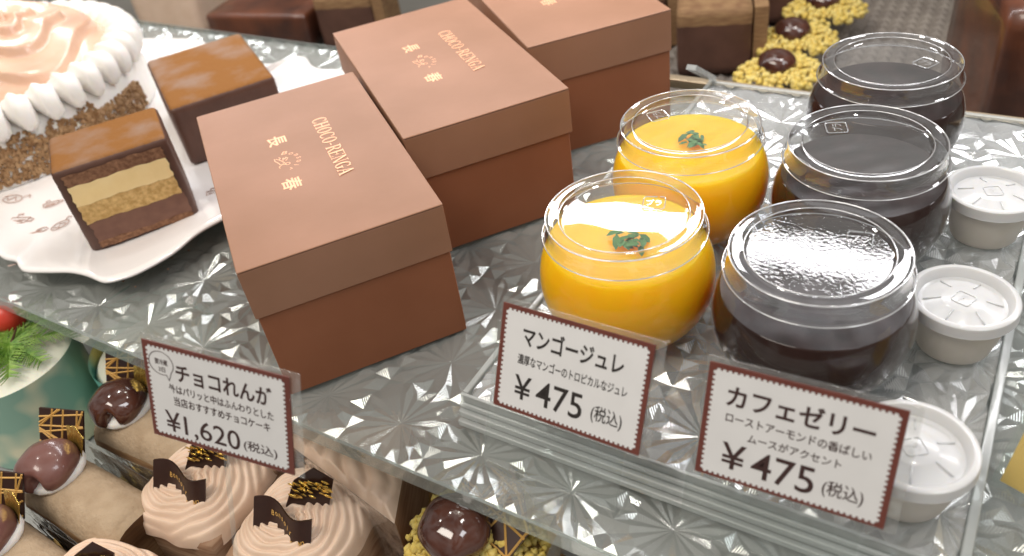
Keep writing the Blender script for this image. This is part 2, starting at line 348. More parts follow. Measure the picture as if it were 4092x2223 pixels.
# riser under the jars
rs = thing('riser_tray', 'low clear ribbed acrylic tray on the shelf under the jelly jars', 'tray')
v, f = star_sheet(-.196, .0225, .216, .562, -.196 + .0135, .216 + .0245, .049, .0475, .0046, .0172); mobj('patterned_top', v, f, M['riser'], rs)
mb = MB()
for (y, y1_, z0, z1) in ((.2085, .2115, .0008, .0045), (.2105, .2135, .0055, .0095), (.2125, .2142, .0105, .0135), (.2145, .2165, .0008, .0178)):
    mb = MB(); mb.box(-.2, .0265, y, y1_, z0, z1); bevel(mb.build('front_rib', M['frost'], rs), .0006)

mb = MB(); mb.box(-.2, -.1965, .2166, .566, .0008, .0178); bevel(mb.build('side_rim', M['frost'], rs), .0008); mb = MB(); mb.box(.0228, .0268, .2166, .566, .0008, .0178); bevel(mb.build('side_rim', M['frost'], rs), .0008)
mb = MB(); mb.box(-.1963, .0226, .5622, .566, .0008, .0178); bevel(mb.build('back_rim', M['frost'], rs), .0008)
br = MB(); br.box(-.203, -.196, .516, .566, .0, .0); br = MB()
for (y0, z0, y1, z1) in ((.519, .046, .561, .019), (.5195, .047, .5215, .0)):
    pass
br.add([(-.2005, .519, .048), (-.1935, .519, .048), (-.1935, .561, .020), (-.2005, .561, .020), (-.2005, .522, .0505), (-.1935, .522, .0505), (-.1935, .564, .022), (-.2005, .564, .022)], [(0, 1, 2, 3), (7, 6, 5, 4), (0, 4, 5, 1), (1, 5, 6, 2), (2, 6, 7, 3), (3, 7, 4, 0)])
br.box(-.1965, -.1935, .561, .564, .0, .0195)
o = br.build('acrylic_bracket', M['frost']); tag(o, 'small folded clear acrylic bracket standing behind the mango jars by the gold rail', 'bracket')

# ------------------------------------------------------------------ gift boxes
BW, BD, BH, BL = .10534, .18827, .08662, .03027
def serif_word(mb, word, x0, x1, y0, y1, z):
    """condensed serif capitals from thick and thin strokes; drawn left to right in a local plane"""
    k = [0]
    def quad(pts):
        k[0] += 1; mb.add([(p[0], p[1], z + k[0] * 2e-6) for p in pts], [tuple(range(len(pts)))])
    wd = {'-': .34, 'H': .72, 'N': .74, 'A': .70}
    tot = sum(wd.get(c, .62) for c in word) + .10 * (len(word) - 1); sc = (x1 - x0) / tot; hs = y1 - y0; x = x0
    for ch in word:
        W = wd.get(ch, .62)
        def T(u, v): return (x + u * sc, y0 + v * hs)
        def rect(u0, v0, u1, v1): quad([T(u0, v0), T(u1, v0), T(u1, v1), T(u0, v1)])
        def stem(u, t=.13):
            rect(u - t / 2, 0, u + t / 2, 1); rect(u - .13, 0, u + .13, .05); rect(u - .13, .95, u + .13, 1)
        def ring(a0, a1, cx, cy_, rx, ry, tk, tn, n=18):
            for i in range(n):
                p = [math.radians(a0 + (a1 - a0) * (i + d) / n) for d in (0, 1)]; q = []
                for a in p: q.append(T(cx + rx * math.cos(a), cy_ + ry * math.sin(a)))
                for a in p[::-1]:
                    q.append(T(cx + (rx - tk) * math.cos(a), cy_ + (ry - tn) * math.sin(a)))
                quad(q)
        if ch == 'O': ring(0, 360, W / 2, .5, W / 2, .51, .13, .055, 26)
        elif ch in 'CG':
            ring(48, 312, W / 2 + .03, .5, W / 2 + .02, .51, .13, .055, 22); rect(W - .07, .70, W - .02, .97)
            if ch == 'C': rect(W - .06, .04, W - .02, .26)
            else: rect(W - .17, .05, W - .04, .42); rect(W - .28, .40, W + .03, .45)
        elif ch == 'H': stem(.13); stem(W - .13); rect(.13, .47, W - .13, .53)
        elif ch == '-': rect(.03, .40, W - .03, .47)
        elif ch == 'R': stem(.13); ring(-90, 90, .22, .735, .34, .265, .12, .055, 12); quad([T(.30, .50), T(.43, .50), T(.70, 0), T(.55, 0)]); rect(.13, .945, .25, 1); rect(.13, .47, .25, .525)
        elif ch == 'E':
            stem(.13); rect(.13, 0, W, .05); rect(.13, .95, W, 1); rect(.13, .48, W - .13, .53); rect(W - .05, 0, W, .22); rect(W - .05, .78, W, 1); rect(W - .17, .38, W - .13, .63)
        elif ch == 'N':
            rect(.09, 0, .14, 1); rect(W - .14, 0, W - .09, 1); quad([T(.05, 1), T(.20, 1), T(W - .08, 0), T(W - .2, 0)]); rect(0, 0, .24, .045); rect(W - .24, .955, W, 1); rect(-.02, .955, .16, 1)
        elif ch == 'A':
            quad([T(.08, 0), T(.13, 0), T(W / 2 + .02, 1), T(W / 2 - .03, 1)]); quad([T(W - .20, 0), T(W - .05, 0), T(W / 2 + .06, 1), T(W / 2 - .05, 1)]); rect(.18, .32, W - .16, .37); rect(-.01, 0, .23, .045); rect(W - .28, 0, W + .02, .045)
        x += (W + .10) * sc
def gift_box(label, loc, rz):
    t = thing('gift_box', label, 'gift box', loc, rz, 'brown paper gift boxes on the shelf')
    g = .0012
    mb = MB(); mb.box(g, BW - g, g, BD - g, 0, BH - .002); bevel(mb.build('box_base', M['kraft_base'], t), .0007, 1)
    mb = MB()
    mb.box(0, BW, 0, BD, BH - .0012, BH)
    mb.box(0, BW, 0, .0011, BH - BL, BH - .0013); mb.box(0, BW, BD - .0011, BD, BH - BL, BH - .0013)
    mb.box(0, .0011, .0012, BD - .0012, BH - BL, BH - .0013); mb.box(BW - .0011, BW, .0012, BD - .0012, BH - BL, BH - .0013)
    lid = mb.build('lid', M['kraft'], t); bv = bevel(lid, .0005, 1)
    # lettering lies in a turned frame: reading direction runs to the front of the box, letter tops to its right
    def turned(m):
        m.v = [(p[1], BD - p[0], p[2]) for p in m.v]; m.f = [q[::-1] if False else q for q in m.f]; return m
    zt = BH + .00012
    m_ = MB(); serif_word(m_, 'CHOCO-RENGA', .285 * BD, .692 * BD, .620 * BW, .703 * BW, zt); turned(m_).build('product_name', M['foil'], lid)
    m_ = MB(); text_into(m_, '長', (.322 * BD, .34 * BW, .388 * BD, .445 * BW), zt, .012); turned(m_).build('foil_character', M['foil'], lid); m_ = MB(); text_into(m_, '春', (.612 * BD, .33 * BW, .682 * BD, .435 * BW), zt, .012); turned(m_).build('foil_character', M['foil'], lid)
    m_ = MB(); cx, cyy, R = .505 * BD, .365 * BW, .0095
    for i, ch in enumerate('Bonsoir'):
        v, f = glyphs(ch, .0); xs = [p[0] for p in v]; mid = (min(xs) + max(xs)) / 2
        a = math.radians(68 - 136 * i / 6); s_ = .0068 if i == 0 else .0056
        m_.add([(cx - R * math.sin(a) + ((p[0] - mid) * math.cos(a) - p[1] * math.sin(a)) * s_ * .75, cyy + R * math.cos(a) + ((p[0] - mid) * math.sin(a) + p[1] * math.cos(a)) * s_, zt) for p in v], f)
    # reclining cherub emblem, drawn in fine foil lines
    def line(pts, r=.00022):
        for a, b in zip(pts, pts[1:]):
            d = Vector((b[0] - a[0], b[1] - a[1], 0)); n_ = Vector((-d.y, d.x, 0)).normalized() * r
            m_.add([(cx + a[0] + n_.x, cyy + a[1] + n_.y, zt), (cx + a[0] - n_.x, cyy + a[1] - n_.y, zt), (cx + b[0] - n_.x, cyy + b[1] - n_.y, zt + 2e-6), (cx + b[0] + n_.x, cyy + b[1] + n_.y, zt + 2e-6)], [(0, 1, 2, 3)])
    u = .001
    line([(3.2 * u + 1.3 * u * math.cos(a * .6), 3.8 * u + 1.3 * u * math.sin(a * .6)) for a in range(11)])
    line([(2.6 * u, 2.6 * u), (1 * u, 2.2 * u), (-1.6 * u, 1.2 * u), (-4 * u, 0), (-6 * u, -1.6 * u)]); line([(3.4 * u, 2.4 * u), (2 * u, -.4 * u), (-1 * u, -1.2 * u), (-3.6 * u, -2.4 * u), (-6.4 * u, -2.4 * u)])
    line([(1.4 * u, 2 * u), (4.2 * u, -1.4 * u), (6 * u, -1.2 * u)]); line([(-1 * u, 3.4 * u), (-3.4 * u, 5 * u), (-5 * u, 4 * u), (-3 * u, 3.2 * u), (-5 * u, 2.4 * u), (-2 * u, 2 * u)]); line([(-4 * u, 0), (-5.6 * u, 1 * u), (-7 * u, .2 * u)])
    turned(m_).build('emblem', M['foil'], lid)
    return t
b1 = gift_box('brown paper gift box with copper foil lettering, nearest one, beside the white plate', (-.29691, .18749, .0), .9254)
b2 = dup(b1, (-.29457, .31971, .0), .9138, 'brown paper gift box in the middle, between the front box and the rear box')
b3 = dup(b1, (-.28219, .44734, .0), .8620, 'brown paper gift box at the back with its lid cut off by the photo edge')

for bx_, dx_, dr_ in ((b2, (.0004, -.0006, .0002), .0035), (b3, (-.0005, .0003, .0006), -.004)):
    for ch in bx_.children:
        if ch.name.startswith('lid'): ch.location = dx_; ch.rotation_euler = (0, dr_ * .5, dr_)

# ------------------------------------------------------------------ jelly jars
def prof_in(p, d, level):
    q = [(max(r - d, 0), z) for r, z in p]; out = []
    for a, b in zip(q, q[1:]):
        out.append(a)
        if a[1] <= level <= b[1] and b[1] > a[1]:
            s_ = (level - a[1]) / (b[1] - a[1]); out.append((a[0] + s_ * (b[0] - a[0]), level)); break
    return out
CUP = [(.0003, .0022), (.018, .002), (.026, .0016), (.0295, .0), (.0335, .0022), (.0388, .0085), (.0424, .016), (.0441, .0225), (.0446, .0290), (.0442, .0350), (.0428, .0415), (.0405, .0470), (.0382, .0510), (.0366, .0545), (.0362, .0600)]
def smooth_prof(p, k=3):
    out = []
    for i in range(len(p) - 1):
        p0, p1, p2, p3 = p[max(i - 1, 0)], p[i], p[i + 1], p[min(i + 2, len(p) - 1)]
        for j in range(k):
            t = j / k
            out.append(tuple(.5 * ((2 * p1[a]) + (p2[a] - p0[a]) * t + (2 * p0[a] - 5 * p1[a] + 4 * p2[a] - p3[a]) * t * t + (3 * p1[a] - p0[a] - 3 * p2[a] + p3[a]) * t ** 3) for a in (0, 1)))
    out.append(p[-1]); return out
CUPS = smooth_prof(CUP)
def recycle_mark(parent, m, z, size, loc, rz):
    mb = MB()
    s_ = size / 2
    def rr(a0, a1, cx, cy_): return [(cx + .35 * s_ * math.cos(math.radians(a0 + (a1 - a0) * i / 5)), cy_ + .35 * s_ * math.sin(math.radians(a0 + (a1 - a0) * i / 5)), 0) for i in range(6)]
    k = .75 * s_
    mb.tube([(s_ * .25, s_ * 1.1, 0)] + rr(90, 180, -k, k) + rr(180, 270, -k, -k) + [(-s_ * .3, -s_ * 1.1, 0)], size * .035, 5)
    mb.tube([(-s_ * .05, -s_ * 1.1, 0)] + rr(-90, 0, k, -k) + rr(0, 90, k, k) + [(s_ * .5, s_ * 1.1, 0)], size * .035, 5)
    v, f = glyphs('プラ', .01); v = fit(v, (-.78 * s_, -.55 * s_, .78 * s_, .5 * s_)); mb.add([(p[0], p[1], size * .03) for p in v], f)
    return mb.build('recycling_mark', m, parent, loc=(loc[0], loc[1], z), rot=(0, 0, rz))
LID = [(.0003, .0636), (.012, .0636), (.022, .0634), (.0290, .0630), (.0300, .0630)]
RING = [(.0300, .0630), (.0306, .0633), (.0311, .0645), (.0315, .0650), (.0320, .0648), (.0345, .0648), (.0363, .0648)]
RIM = [(.0363, .0648), (.0372, .0652), (.0379, .0648), (.0381, .0640), (.0381, .0622), (.0384, .0600), (.0390, .0575), (.0394, .0566), (.0401, .0563), (.0403, .0558), (.0400, .0553)]
def jar(label, loc, rz, kind, level, fog=False, mark=.02):
    t = thing('jelly_jar', label, 'jelly jar', loc, rz, 'lidded jelly jars on the clear tray')
    lathe('cup', CUPS, M['pet'], t, 72)
    pr = prof_in(CUPS, .0007, level); body = [(.0002, .003)] + [q for q in pr if q[1] >= .003]
    rl = body[-1][0]
    if kind == 'c': lathe('jelly', body + [(rl - .0006, level + .0004)], M['coffee'], t, 72, True)
    # uneven top of the jelly
    r2 = random.Random(label)
    ph = [r2.uniform(0, 6) for _ in range(4)]
    v = []; f = []; nr, na = 14, 56
    for i in range(nr + 1):
        for k in range(na):
            r = (rl - .0006) * (1 - i / nr) + 1e-4; a = 2 * PI * k / na; x, y = r * math.cos(a), r * math.sin(a)
            e_ = math.exp(-((rl - r) / .003))
            h = .00025 * math.sin(170 * x + ph[0]) * math.sin(150 * y + ph[1]) + .00015 * math.sin(420 * x + ph[2] + 260 * y)
            v.append((x, y, level + .0004 + (h + .0002) * (1 - e_)))
    for i in range(nr):
        for k in range(na): f.append((i * na + k, i * na + (k + 1) % na, (i + 1) * na + (k + 1) % na, (i + 1) * na + k))
    if kind == 'c': mobj('jelly_top', v, f, M['coffee_top'], t, True)
    else:
        k0 = len(v); v += [(r * math.cos(2 * PI * k / na), r * math.sin(2 * PI * k / na), z) for r, z in body for k in range(na)]
        for i in range(len(body) - 1):
            for k in range(na): f.append((k0 + i * na + k, k0 + i * na + (k + 1) % na, k0 + (i + 1) * na + (k + 1) % na, k0 + (i + 1) * na + k))
        e0 = k0 + (len(body) - 1) * na
        for k in range(na): f.append((e0 + k, e0 + (k + 1) % na, (k + 1) % na, k))
        f.append(tuple(k0 + k for k in range(na))[::-1]); c0 = nr * na; f.append(tuple(c0 + k for k in range(na)))
        mobj('jelly', v, f, M['mango'], t, True)
    if kind == 'm':
        mb = MB()
        for k in range(26):
            a, r = r2.uniform(0, 6.28), r2.uniform(0, .0075) ; x, y = .004 + r * math.cos(a) * 1.4, -.004 + r * math.sin(a)
            s_ = r2.uniform(.0022, .0042); az = r2.uniform(0, 6.28); z = level + .0012 + r2.uniform(0, .003); tl = r2.uniform(-.5, .5)
            pts = [(-1, 0, 0), (-.3, .45, .15), (.5, .4, .1), (1, 0, -.1), (.5, -.4, .1), (-.3, -.45, .15)]
            mb.add([(x + s_ * (p[0] * math.cos(az) - p[1] * math.sin(az)), y + s_ * (p[0] * math.sin(az) + p[1] * math.cos(az)), z + s_ * (p[2] + tl * p[0])) for p in pts], [(0, 1, 2, 3), (0, 3, 4, 5)])
        mb.build('mint_garnish', M['mint'], t)
    else:
        for k in range(5):
            mb = MB(); a = r2.uniform(0, 6.28); mb.ball((rl * .99 * math.cos(a), rl * .99 * math.sin(a), level + r2.uniform(-.006, .001)), r2.uniform(.0006, .0012), 8, 6); mb.build('air_bubble', M['pet'], t, True)
    lid = lathe('lid', LID, M['pet_fog' if fog else 'pet_lid'], t, 72)
    lathe('lid_rim', RIM, M['rim'], lid, 72); lathe('lid_ring', RING, M['rim'], lid, 72)
    for br_, bz_, bt_ in ((.0378, .0650, .00042), (.0402, .0558, .00034), (.0314, .0650, .00028)):
        mb = MB(); mb.tube([(br_ * math.cos(2 * PI * k / 96), br_ * math.sin(2 * PI * k / 96), bz_) for k in range(96)], bt_, 6, True); mb.build('lid_edge_glint', M['edge_glint'], lid, True)  # pale rings added along the lid edges to draw their highlights
    recycle_mark(lid, M['emboss'], .0641, .0095, (mark * math.cos(.9), mark * math.sin(.9)), .25)
    return t
JZ = .0180
jar('mango jelly jar with bright orange jelly, right behind the mango price card', (-.1470, .29945, JZ), .05, 'm', .0495, mark=.017)
jar('mango jelly jar farther back, between the rear gift box and the coffee jelly jars', (-.14893, .39119, JZ), 2.1, 'm', .0480, mark=.02)
jar('dark coffee jelly jar with a misted lid, right behind the coffee jelly price card', (-.05648, .30249, JZ), -.1, 'c', .0435, True, mark=.02)
jar('dark coffee jelly jar in the middle of the three, beside the farthest portion cup', (-.05788, .39846, JZ), 1.7, 'c', .0455, mark=.02)
jar('dark coffee jelly jar farthest back, next to the dark brown glazed cake', (-.06474, .49248, JZ), -.75, 'c', .0440, mark=.018)

# ------------------------------------------------------------------ portion cups
def portion_cup(label, loc, rz):
    t = thing('portion_cup', label, 'portion cup', loc, rz, 'white portion cups on the clear tray')
    n = 120
    lathe('cup', [(.0003, .0008), (.0150, .0008), (.0158, .0), (.0164, .0012), (.0180, .009), (.0198, .0185), (.0208, .0235), (.0212, .0238), (.0214, .0262)], M['pp_cup'], t, n, True, fl=(.00022, .002, .0234))
    lid = lathe('lid', [(.0003, .0266), (.0085, .0266), (.0092, .0263), (.0165, .0240), (.0172, .0238), (.0186, .0242), (.0196, .0278), (.0206, .0288), (.0222, .0288), (.0231, .0282), (.0234, .0270), (.0233, .0238), (.0236, .0230), (.0232, .0226)], M['pp'], t, 96)
    mb = MB()
    for k in range(6):
        a = PI / 3 * k + .35; ca, sa = math.cos(a), math.sin(a)
        mb.tube([(.0093 * ca, .0093 * sa, .0265), (.0166 * ca, .0166 * sa, .0243)], .0004, 6)
    mb.build('lid_ribs', M['pp'], lid, True)
    recycle_mark(lid, M['pp'], .0268, .0075, (0, 0), .3)
    return t
p1 = portion_cup('lidded white portion cup half hidden behind the coffee jelly price card', (-.0015, .2430, .0180), .3)
dup(p1, (.0022, .3385, .0180), .9, 'lidded white portion cup in the middle, beside the misted coffee jelly jar')
dup(p1, (.0030, .4320, .0180), 1.7, 'lidded white portion cup farthest back, beside the middle coffee jelly jar')

# ------------------------------------------------------------------ price cards
CW, CH = .070, .0475
def price_card(label, q, inner, items, ink, bubble=None, holder=None):
    x, y, z, yaw, tilt, roll = q
    t = thing('price_card', label, 'price card', (x, y, z), 0, 'price cards along the front')
    t.rotation_mode = 'QUATERNION'
    ex = Vector((math.cos(yaw) * math.cos(roll), math.sin(yaw) * math.cos(roll), math.sin(roll)))
    up = Vector((-math.sin(yaw) * math.sin(tilt), math.cos(yaw) * math.sin(tilt), math.cos(tilt))); up = (up - ex * up.dot(ex)).normalized()
    nz = ex.cross(up)
    t.rotation_quaternion = Matrix((ex, up, nz)).transposed().to_quaternion()
    mb = MB(); mb.box(0, CW, 0, CH, -.0006, 0); mb.build('card', M['card_brown'], t)
    # white panel with a perforated-stamp edge
    u0, v0, u1, v1 = inner; u0 += .010; u1 -= .010; v0 += .014; v1 -= .014; x0, x1, y0, y1 = u0 * CW, u1 * CW, (1 - v1) * CH, (1 - v0) * CH
    mb = MB(); Z = .00012
    mb.add([(x0, y0, Z), (x1, y0, Z), (x1, y1, Z), (x0, y1, Z)], [(0, 1, 2, 3)])
    d = .0008; nxx, nyy = 30, 20
    for i in range(nxx):
        a, b = x0 + (x1 - x0) * (i + .22) / nxx, x0 + (x1 - x0) * (i + .78) / nxx
        mb.add([(a, y0 - d, Z), (b, y0 - d, Z), (b, y0, Z), (a, y0, Z)], [(0, 1, 2, 3)]); mb.add([(a, y1, Z), (b, y1, Z), (b, y1 + d, Z), (a, y1 + d, Z)], [(0, 1, 2, 3)])
    for i in range(nyy):
        a, b = y0 + (y1 - y0) * (i + .22) / nyy, y0 + (y1 - y0) * (i + .78) / nyy
        mb.add([(x0 - d, a, Z), (x0, a, Z), (x0, b, Z), (x0 - d, b, Z)], [(0, 1, 2, 3)]); mb.add([(x1, a, Z), (x1 + d, a, Z), (x1 + d, b, Z), (x1, b, Z)], [(0, 1, 2, 3)])
    mb.build('printed_panel', M['card_white'], t)
    for nm, body, (a, b, c, d_), off in items:
        mb = MB(); bodies = body if isinstance(body, list) else [(body, (a, b, c, d_), off)]
        for bd, (a, b, c, d_), of in bodies: text_into(mb, bd, (a * CW, (1 - d_) * CH, c * CW, (1 - b) * CH), .00022, of)
        mb.build(nm, ink, t)
    if bubble:
        mb = MB(); cx, cyy, rx, ry = .126 * CW, (1 - .197) * CH, .086 * CW, .118 * CH
        pts = [(cx + rx * math.cos(math.radians(a)), cyy + ry * math.sin(math.radians(a)), .0002) for a in range(-40, 291, 10)]
        pts += [(.172 * CW, (1 - .36) * CH, .0002)]
        mb.tube(pts, .00016, 4, True)
        text_into(mb, '要冷蔵', (.082 * CW, (1 - .214) * CH, .172 * CW, (1 - .154) * CH), .00022, .012); text_into(mb, '3日', (.103 * CW, (1 - .286) * CH, .150 * CW, (1 - .235) * CH), .00022, .012)
        mb.build('speech_bubble', ink, t)
    # clear laminate, wider than the card
    mb = MB(); mb.box(-.0012, CW + .0042, -.0012, CH + .0022, -.0016, -.0008); bevel(mb.build('clear_sleeve', M['film'], t), .0003, 1)
    if holder: holder(t)
    return t
def stand_holder(t):
    mb = MB(); mb.box(-.004, CW * .9, -.030, CH * .8, -.0034, -.0022)
    bevel(mb.build('clear_holder', M['acrylic'], t), .0004, 1)
TAX = lambda a, b, c, d: ('tax_note', '(税込)', (a, b, c, d), .007)
price_card('price card reading マンゴージュレ ¥475, in front of the mango jelly jars', (-.1655, .1972, .0432, -.0202, .461, .0201), (.03, .04, .972, .965),
           [('title', 'マンゴージュレ', (.162, .155, .836, .345), .022), ('description', '濃厚なマンゴーのトロピカルなジュレ', (.143, .428, .878, .528), .012),
            ('price', [('¥', (.138, .632, .258, .862), .008), ('475', (.295, .622, .612, .866), .006)], (0, 0, 1, 1), 0), TAX(.672, .676, .872, .845)], M['ink'], holder=stand_holder)
price_card('price card reading カフェゼリー ¥475, in front of the misted coffee jelly jar', (-.0739, .2012, .0406, .0322, .3915, .0112), (.03, .042, .969, .972),
           [('title', 'カフェゼリー', (.117, .150, .873, .338), .024), ('description', [('ローストアーモンドの香ばしい', (.128, .392, .876, .478), .012), ('ムースがアクセント', (.26, .528, .745, .606), .012)], (0, 0, 1, 1), 0),
            ('price', [('¥', (.132, .655, .265, .888), .008), ('475', (.30, .660, .632, .900), .006)], (0, 0, 1, 1), 0), TAX(.675, .724, .88, .878)], M['ink_brown'], holder=stand_holder)
def tall_stand(t):
    mb = MB(); mb.box(CW * .47, CW * .51, -.150, .012, -.0034, -.0024); bevel(mb.build('clear_holder', M['acrylic'], t), .0006, 1)
price_card('price card reading チョコれんが ¥1,620 with a small speech bubble, below the nearest gift box', (-.2864, .1127, .0564, .1851, .284, -.106), (.027, .04, .966, .957),
           [('title', 'チョコれんが', (.225, .152, .880, .344), .024), ('description', [('外はパリッと中はふんわりとした', (.162, .388, .883, .478), .014), ('当店おすすすめチョコケーキ', (.188, .513, .855, .610), .014)], (0, 0, 1, 1), 0),
            ('price', [('¥', (.108, .684, .216, .905), .006), ('1,620', (.242, .70, .638, .935), .004)], (0, 0, 1, 1), 0), TAX(.662, .764, .892, .888)], M['ink_brown'], bubble=True, holder=tall_stand)

# ------------------------------------------------------------------ white plate
OUT = [(-0.605, 0.205), (-0.5694, 0.1968), (-0.5536, 0.1976), (-0.545, 0.1945), (-0.5355, 0.193), (-0.519, 0.1985), (-0.503, 0.2046), (-0.4875, 0.2066), (-0.4699, 0.2065), (-0.4605, 0.214), (-0.4544, 0.2241), (-0.449, 0.2463), (-0.45, 0.27), (-0.444, 0.293), (-0.433, 0.32), (-0.43, 0.35), (-0.438, 0.38), (-0.442, 0.41), (-0.44, 0.44), (-0.452, 0.465), (-0.478, 0.482), (-0.505, 0.5), (-0.5173, 0.5056), (-0.5347, 0.5018), (-0.5524, 0.5055), (-0.569, 0.517), (-0.5756, 0.5185), (-0.5832, 0.5175), (-0.5902, 0.5035), (-0.5994, 0.4959), (-0.64, 0.496), (-0.68, 0.506), (-0.72, 0.522), (-0.76, 0.516), (-0.81, 0.505), (-0.86, 0.49), (-0.905, 0.465), (-0.935, 0.43), (-0.945, 0.39), (-0.948, 0.35), (-0.945, 0.31), (-0.935, 0.27), (-0.9, 0.24), (-0.86, 0.225), (-0.81, 0.208), (-0.77, 0.19), (-0.73, 0.19), (-0.69, 0.197), (-0.65, 0.199)]
pl = thing('scalloped_plate', 'white scalloped porcelain plate with sepia sketches, beneath the chocolate bricks', 'plate', (-.69, .35, 0))
pts = [(x + .69, y - .35) for x, y in OUT]; n = len(pts)
sm = []
for i in range(n):
    p0, p1, p2, p3 = pts[i - 1], pts[i], pts[(i + 1) % n], pts[(i + 2) % n]
    for j in range(4):
        t = j / 4; sm.append(tuple(.5 * ((2 * p1[a]) + (p2[a] - p0[a]) * t + (2 * p0[a] - 5 * p1[a] + 4 * p2[a] - p3[a]) * t * t + (3 * p1[a] - p0[a] - 3 * p2[a] + p3[a]) * t ** 3) for a in (0, 1)))
sm = sm[::-1] if False else sm
rings = [(.05, .0062), (.5, .0062), (.70, .0064), (.78, .0072), (.86, .0100), (.93, .0132), (.975, .0152), (.992, .0157), (1.0, .0150), (1.002, .0138), (.99, .0128), (.93, .0102), (.84, .0060), (.74, .0020), (.70, .0008), (.3, .0012), (.05, .0012)]
v = []; f = []; N = len(sm)
for s_, z in rings:
    for (x, y) in sm: v.append((x * s_, y * s_, z))
for i in range(len(rings) - 1):
    for k in range(N): f.append((i * N + k, i * N + (k + 1) % N, (i + 1) * N + (k + 1) % N, (i + 1) * N + k))
f.append(tuple(range(N))[::-1]); mobj('dish', v, f, M['porcelain'], pl, True)
mb = MB(); rs2 = random.Random(3)
def scribble(cx, cy_, s_, kind, rz):
    z = .0074
    def tr(p): return (cx + s_ * (p[0] * math.cos(rz) - p[1] * math.sin(rz)), cy_ + s_ * (p[0] * math.sin(rz) + p[1] * math.cos(rz)), z)
    if kind == 0:   # ladle or spoon
        L = [[(-1, 0), (-.2, .05), (.3, .1)], [(.3 + .35 * math.cos(a), .1 + .22 * math.sin(a)) for a in [i * .7 for i in range(10)]], [(-.9, -.12), (.2, -.02)]]
    elif kind == 1:   # cup with a curl
        L = [[(-.6, .2), (-.5, -.3), (0, -.45), (.5, -.3), (.6, .2), (-.6, .2)], [(.6, .1), (.9, .05), (.85, -.2), (.5, -.2)], [(-.3, .25), (-.4, .5), (-.1, .6), (-.1, .4)], [(-.4, -.1), (.4, -.05)], [(-.35, -.22), (.3, -.2)]]
    else:   # bun with a stripe
        L = [[(.7 * math.cos(a), .4 * math.sin(a)) for a in [i * .5 for i in range(14)]], [(-.5, .1), (-.2, -.2), (.1, .2), (.4, -.15)], [(.6, .3), (.9, .55), (1.1, .3)]]
    mb = MB()
    for l in L: mb.tube([tr(p) for p in l], .0004, 4)
    mb.build('sepia_sketch', M['sketch'], pl)
for (cx, cy_, s_, k, rz) in [(-.05, -.112, .013, 1, .4), (-.02, -.118, .012, 0, .9), (.022, -.125, .011, 1, 1.0), (.012, -.133, .010, 0, .7), (.045, -.122, .012, 2, .9), (.062, -.108, .011, 0, 1.1), (.085, -.085, .012, 2, .3), (.088, -.060, .012, 0, 1.8),
                             (-.085, -.095, .013, 2, .2), (-.01, -.105, .010, 2, 1.4), (.02, .115, .013, 1, .5), (.05, .10, .012, 0, .9), (-.045, -.128, .011, 0, .4), (.075, -.03, .011, 1, .6), (-.045, -.088, .010, 1, .9), (-.028, -.141, .010, 2, .3), (.004, -.147, .009, 0, .8), (.100, -.112, .010, 1, 1.2)]: scribble(cx + .125, cy_, s_, k, rz)

# ------------------------------------------------------------------ chocolate bricks on the plate
def rough_block(w_, d, h, nx, ny, nz, jit, rad, seed):
    """closed rounded block as a grid of faces, slightly uneven"""
    r2 = random.Random(seed); V = {}; v = []; f = []
    def P(i, j, k):
        key = (i, j, k)
        if key not in V:
            x, y, z = w_ * i / nx, d * j / ny, h * k / nz
            q = Vector((x, y, z)); c = Vector((min(max(x, rad), w_ - rad), min(max(y, rad), d - rad), min(max(z, rad), h - rad))); e_ = q - c
            if e_.length > rad: q = c + e_.normalized() * rad
            q += Vector((r2.uniform(-1, 1), r2.uniform(-1, 1), r2.uniform(-1, 1))) * jit
            V[key] = len(v); v.append(tuple(q))
        return V[key]
    for i in range(nx):
        for j in range(ny): f.append((P(i, j, nz), P(i + 1, j, nz), P(i + 1, j + 1, nz), P(i, j + 1, nz))); f.append((P(i, j, 0), P(i, j + 1, 0), P(i + 1, j + 1, 0), P(i + 1, j, 0)))
    for i in range(nx):
        for k in range(nz): f.append((P(i, 0, k), P(i + 1, 0, k), P(i + 1, 0, k + 1), P(i, 0, k + 1))); f.append((P(i, ny, k), P(i, ny, k + 1), P(i + 1, ny, k + 1), P(i + 1, ny, k)))
    for j in range(ny):
        for k in range(nz): f.append((P(0, j, k), P(0, j, k + 1), P(0, j + 1, k + 1), P(0, j + 1, k))); f.append((P(nx, j, k), P(nx, j + 1, k), P(nx, j + 1, k + 1), P(nx, j, k + 1)))
    return v, f
def brick(name, label, loc, rz, w_, d, h, seed):
    t = thing(name, label, 'chocolate cake', loc, rz)
    v, f = rough_block(w_, d, h, 40, 40, 24, .00018, .0040, seed); idx = [0 if k < 3200 and k % 2 == 0 else 1 for k in range(len(f))]
    o = mobj('chocolate_coating', v, f, None, t, True, mats=[M['cocoa'], M['choc_side']], idx=idx)
    return t
bt = brick('cut_cake', 'cut chocolate brick cake showing cream and sponge layers, on the white plate', (-.5165, .2300, .0066), .9835, .0749, .058, .0655, 1)
h = .0655; W_ = .0749
zs = [(.055, .125, 'choc_sponge'), (.125, .36, 'ganache'), (.36, .575, 'sponge'), (.575, .80, 'mousse'), (.80, .93, 'choc_sponge')]
names = {0: 'cake_layer', 1: 'cake_layer', 2: 'cake_layer', 3: 'cake_layer', 4: 'cake_layer'}
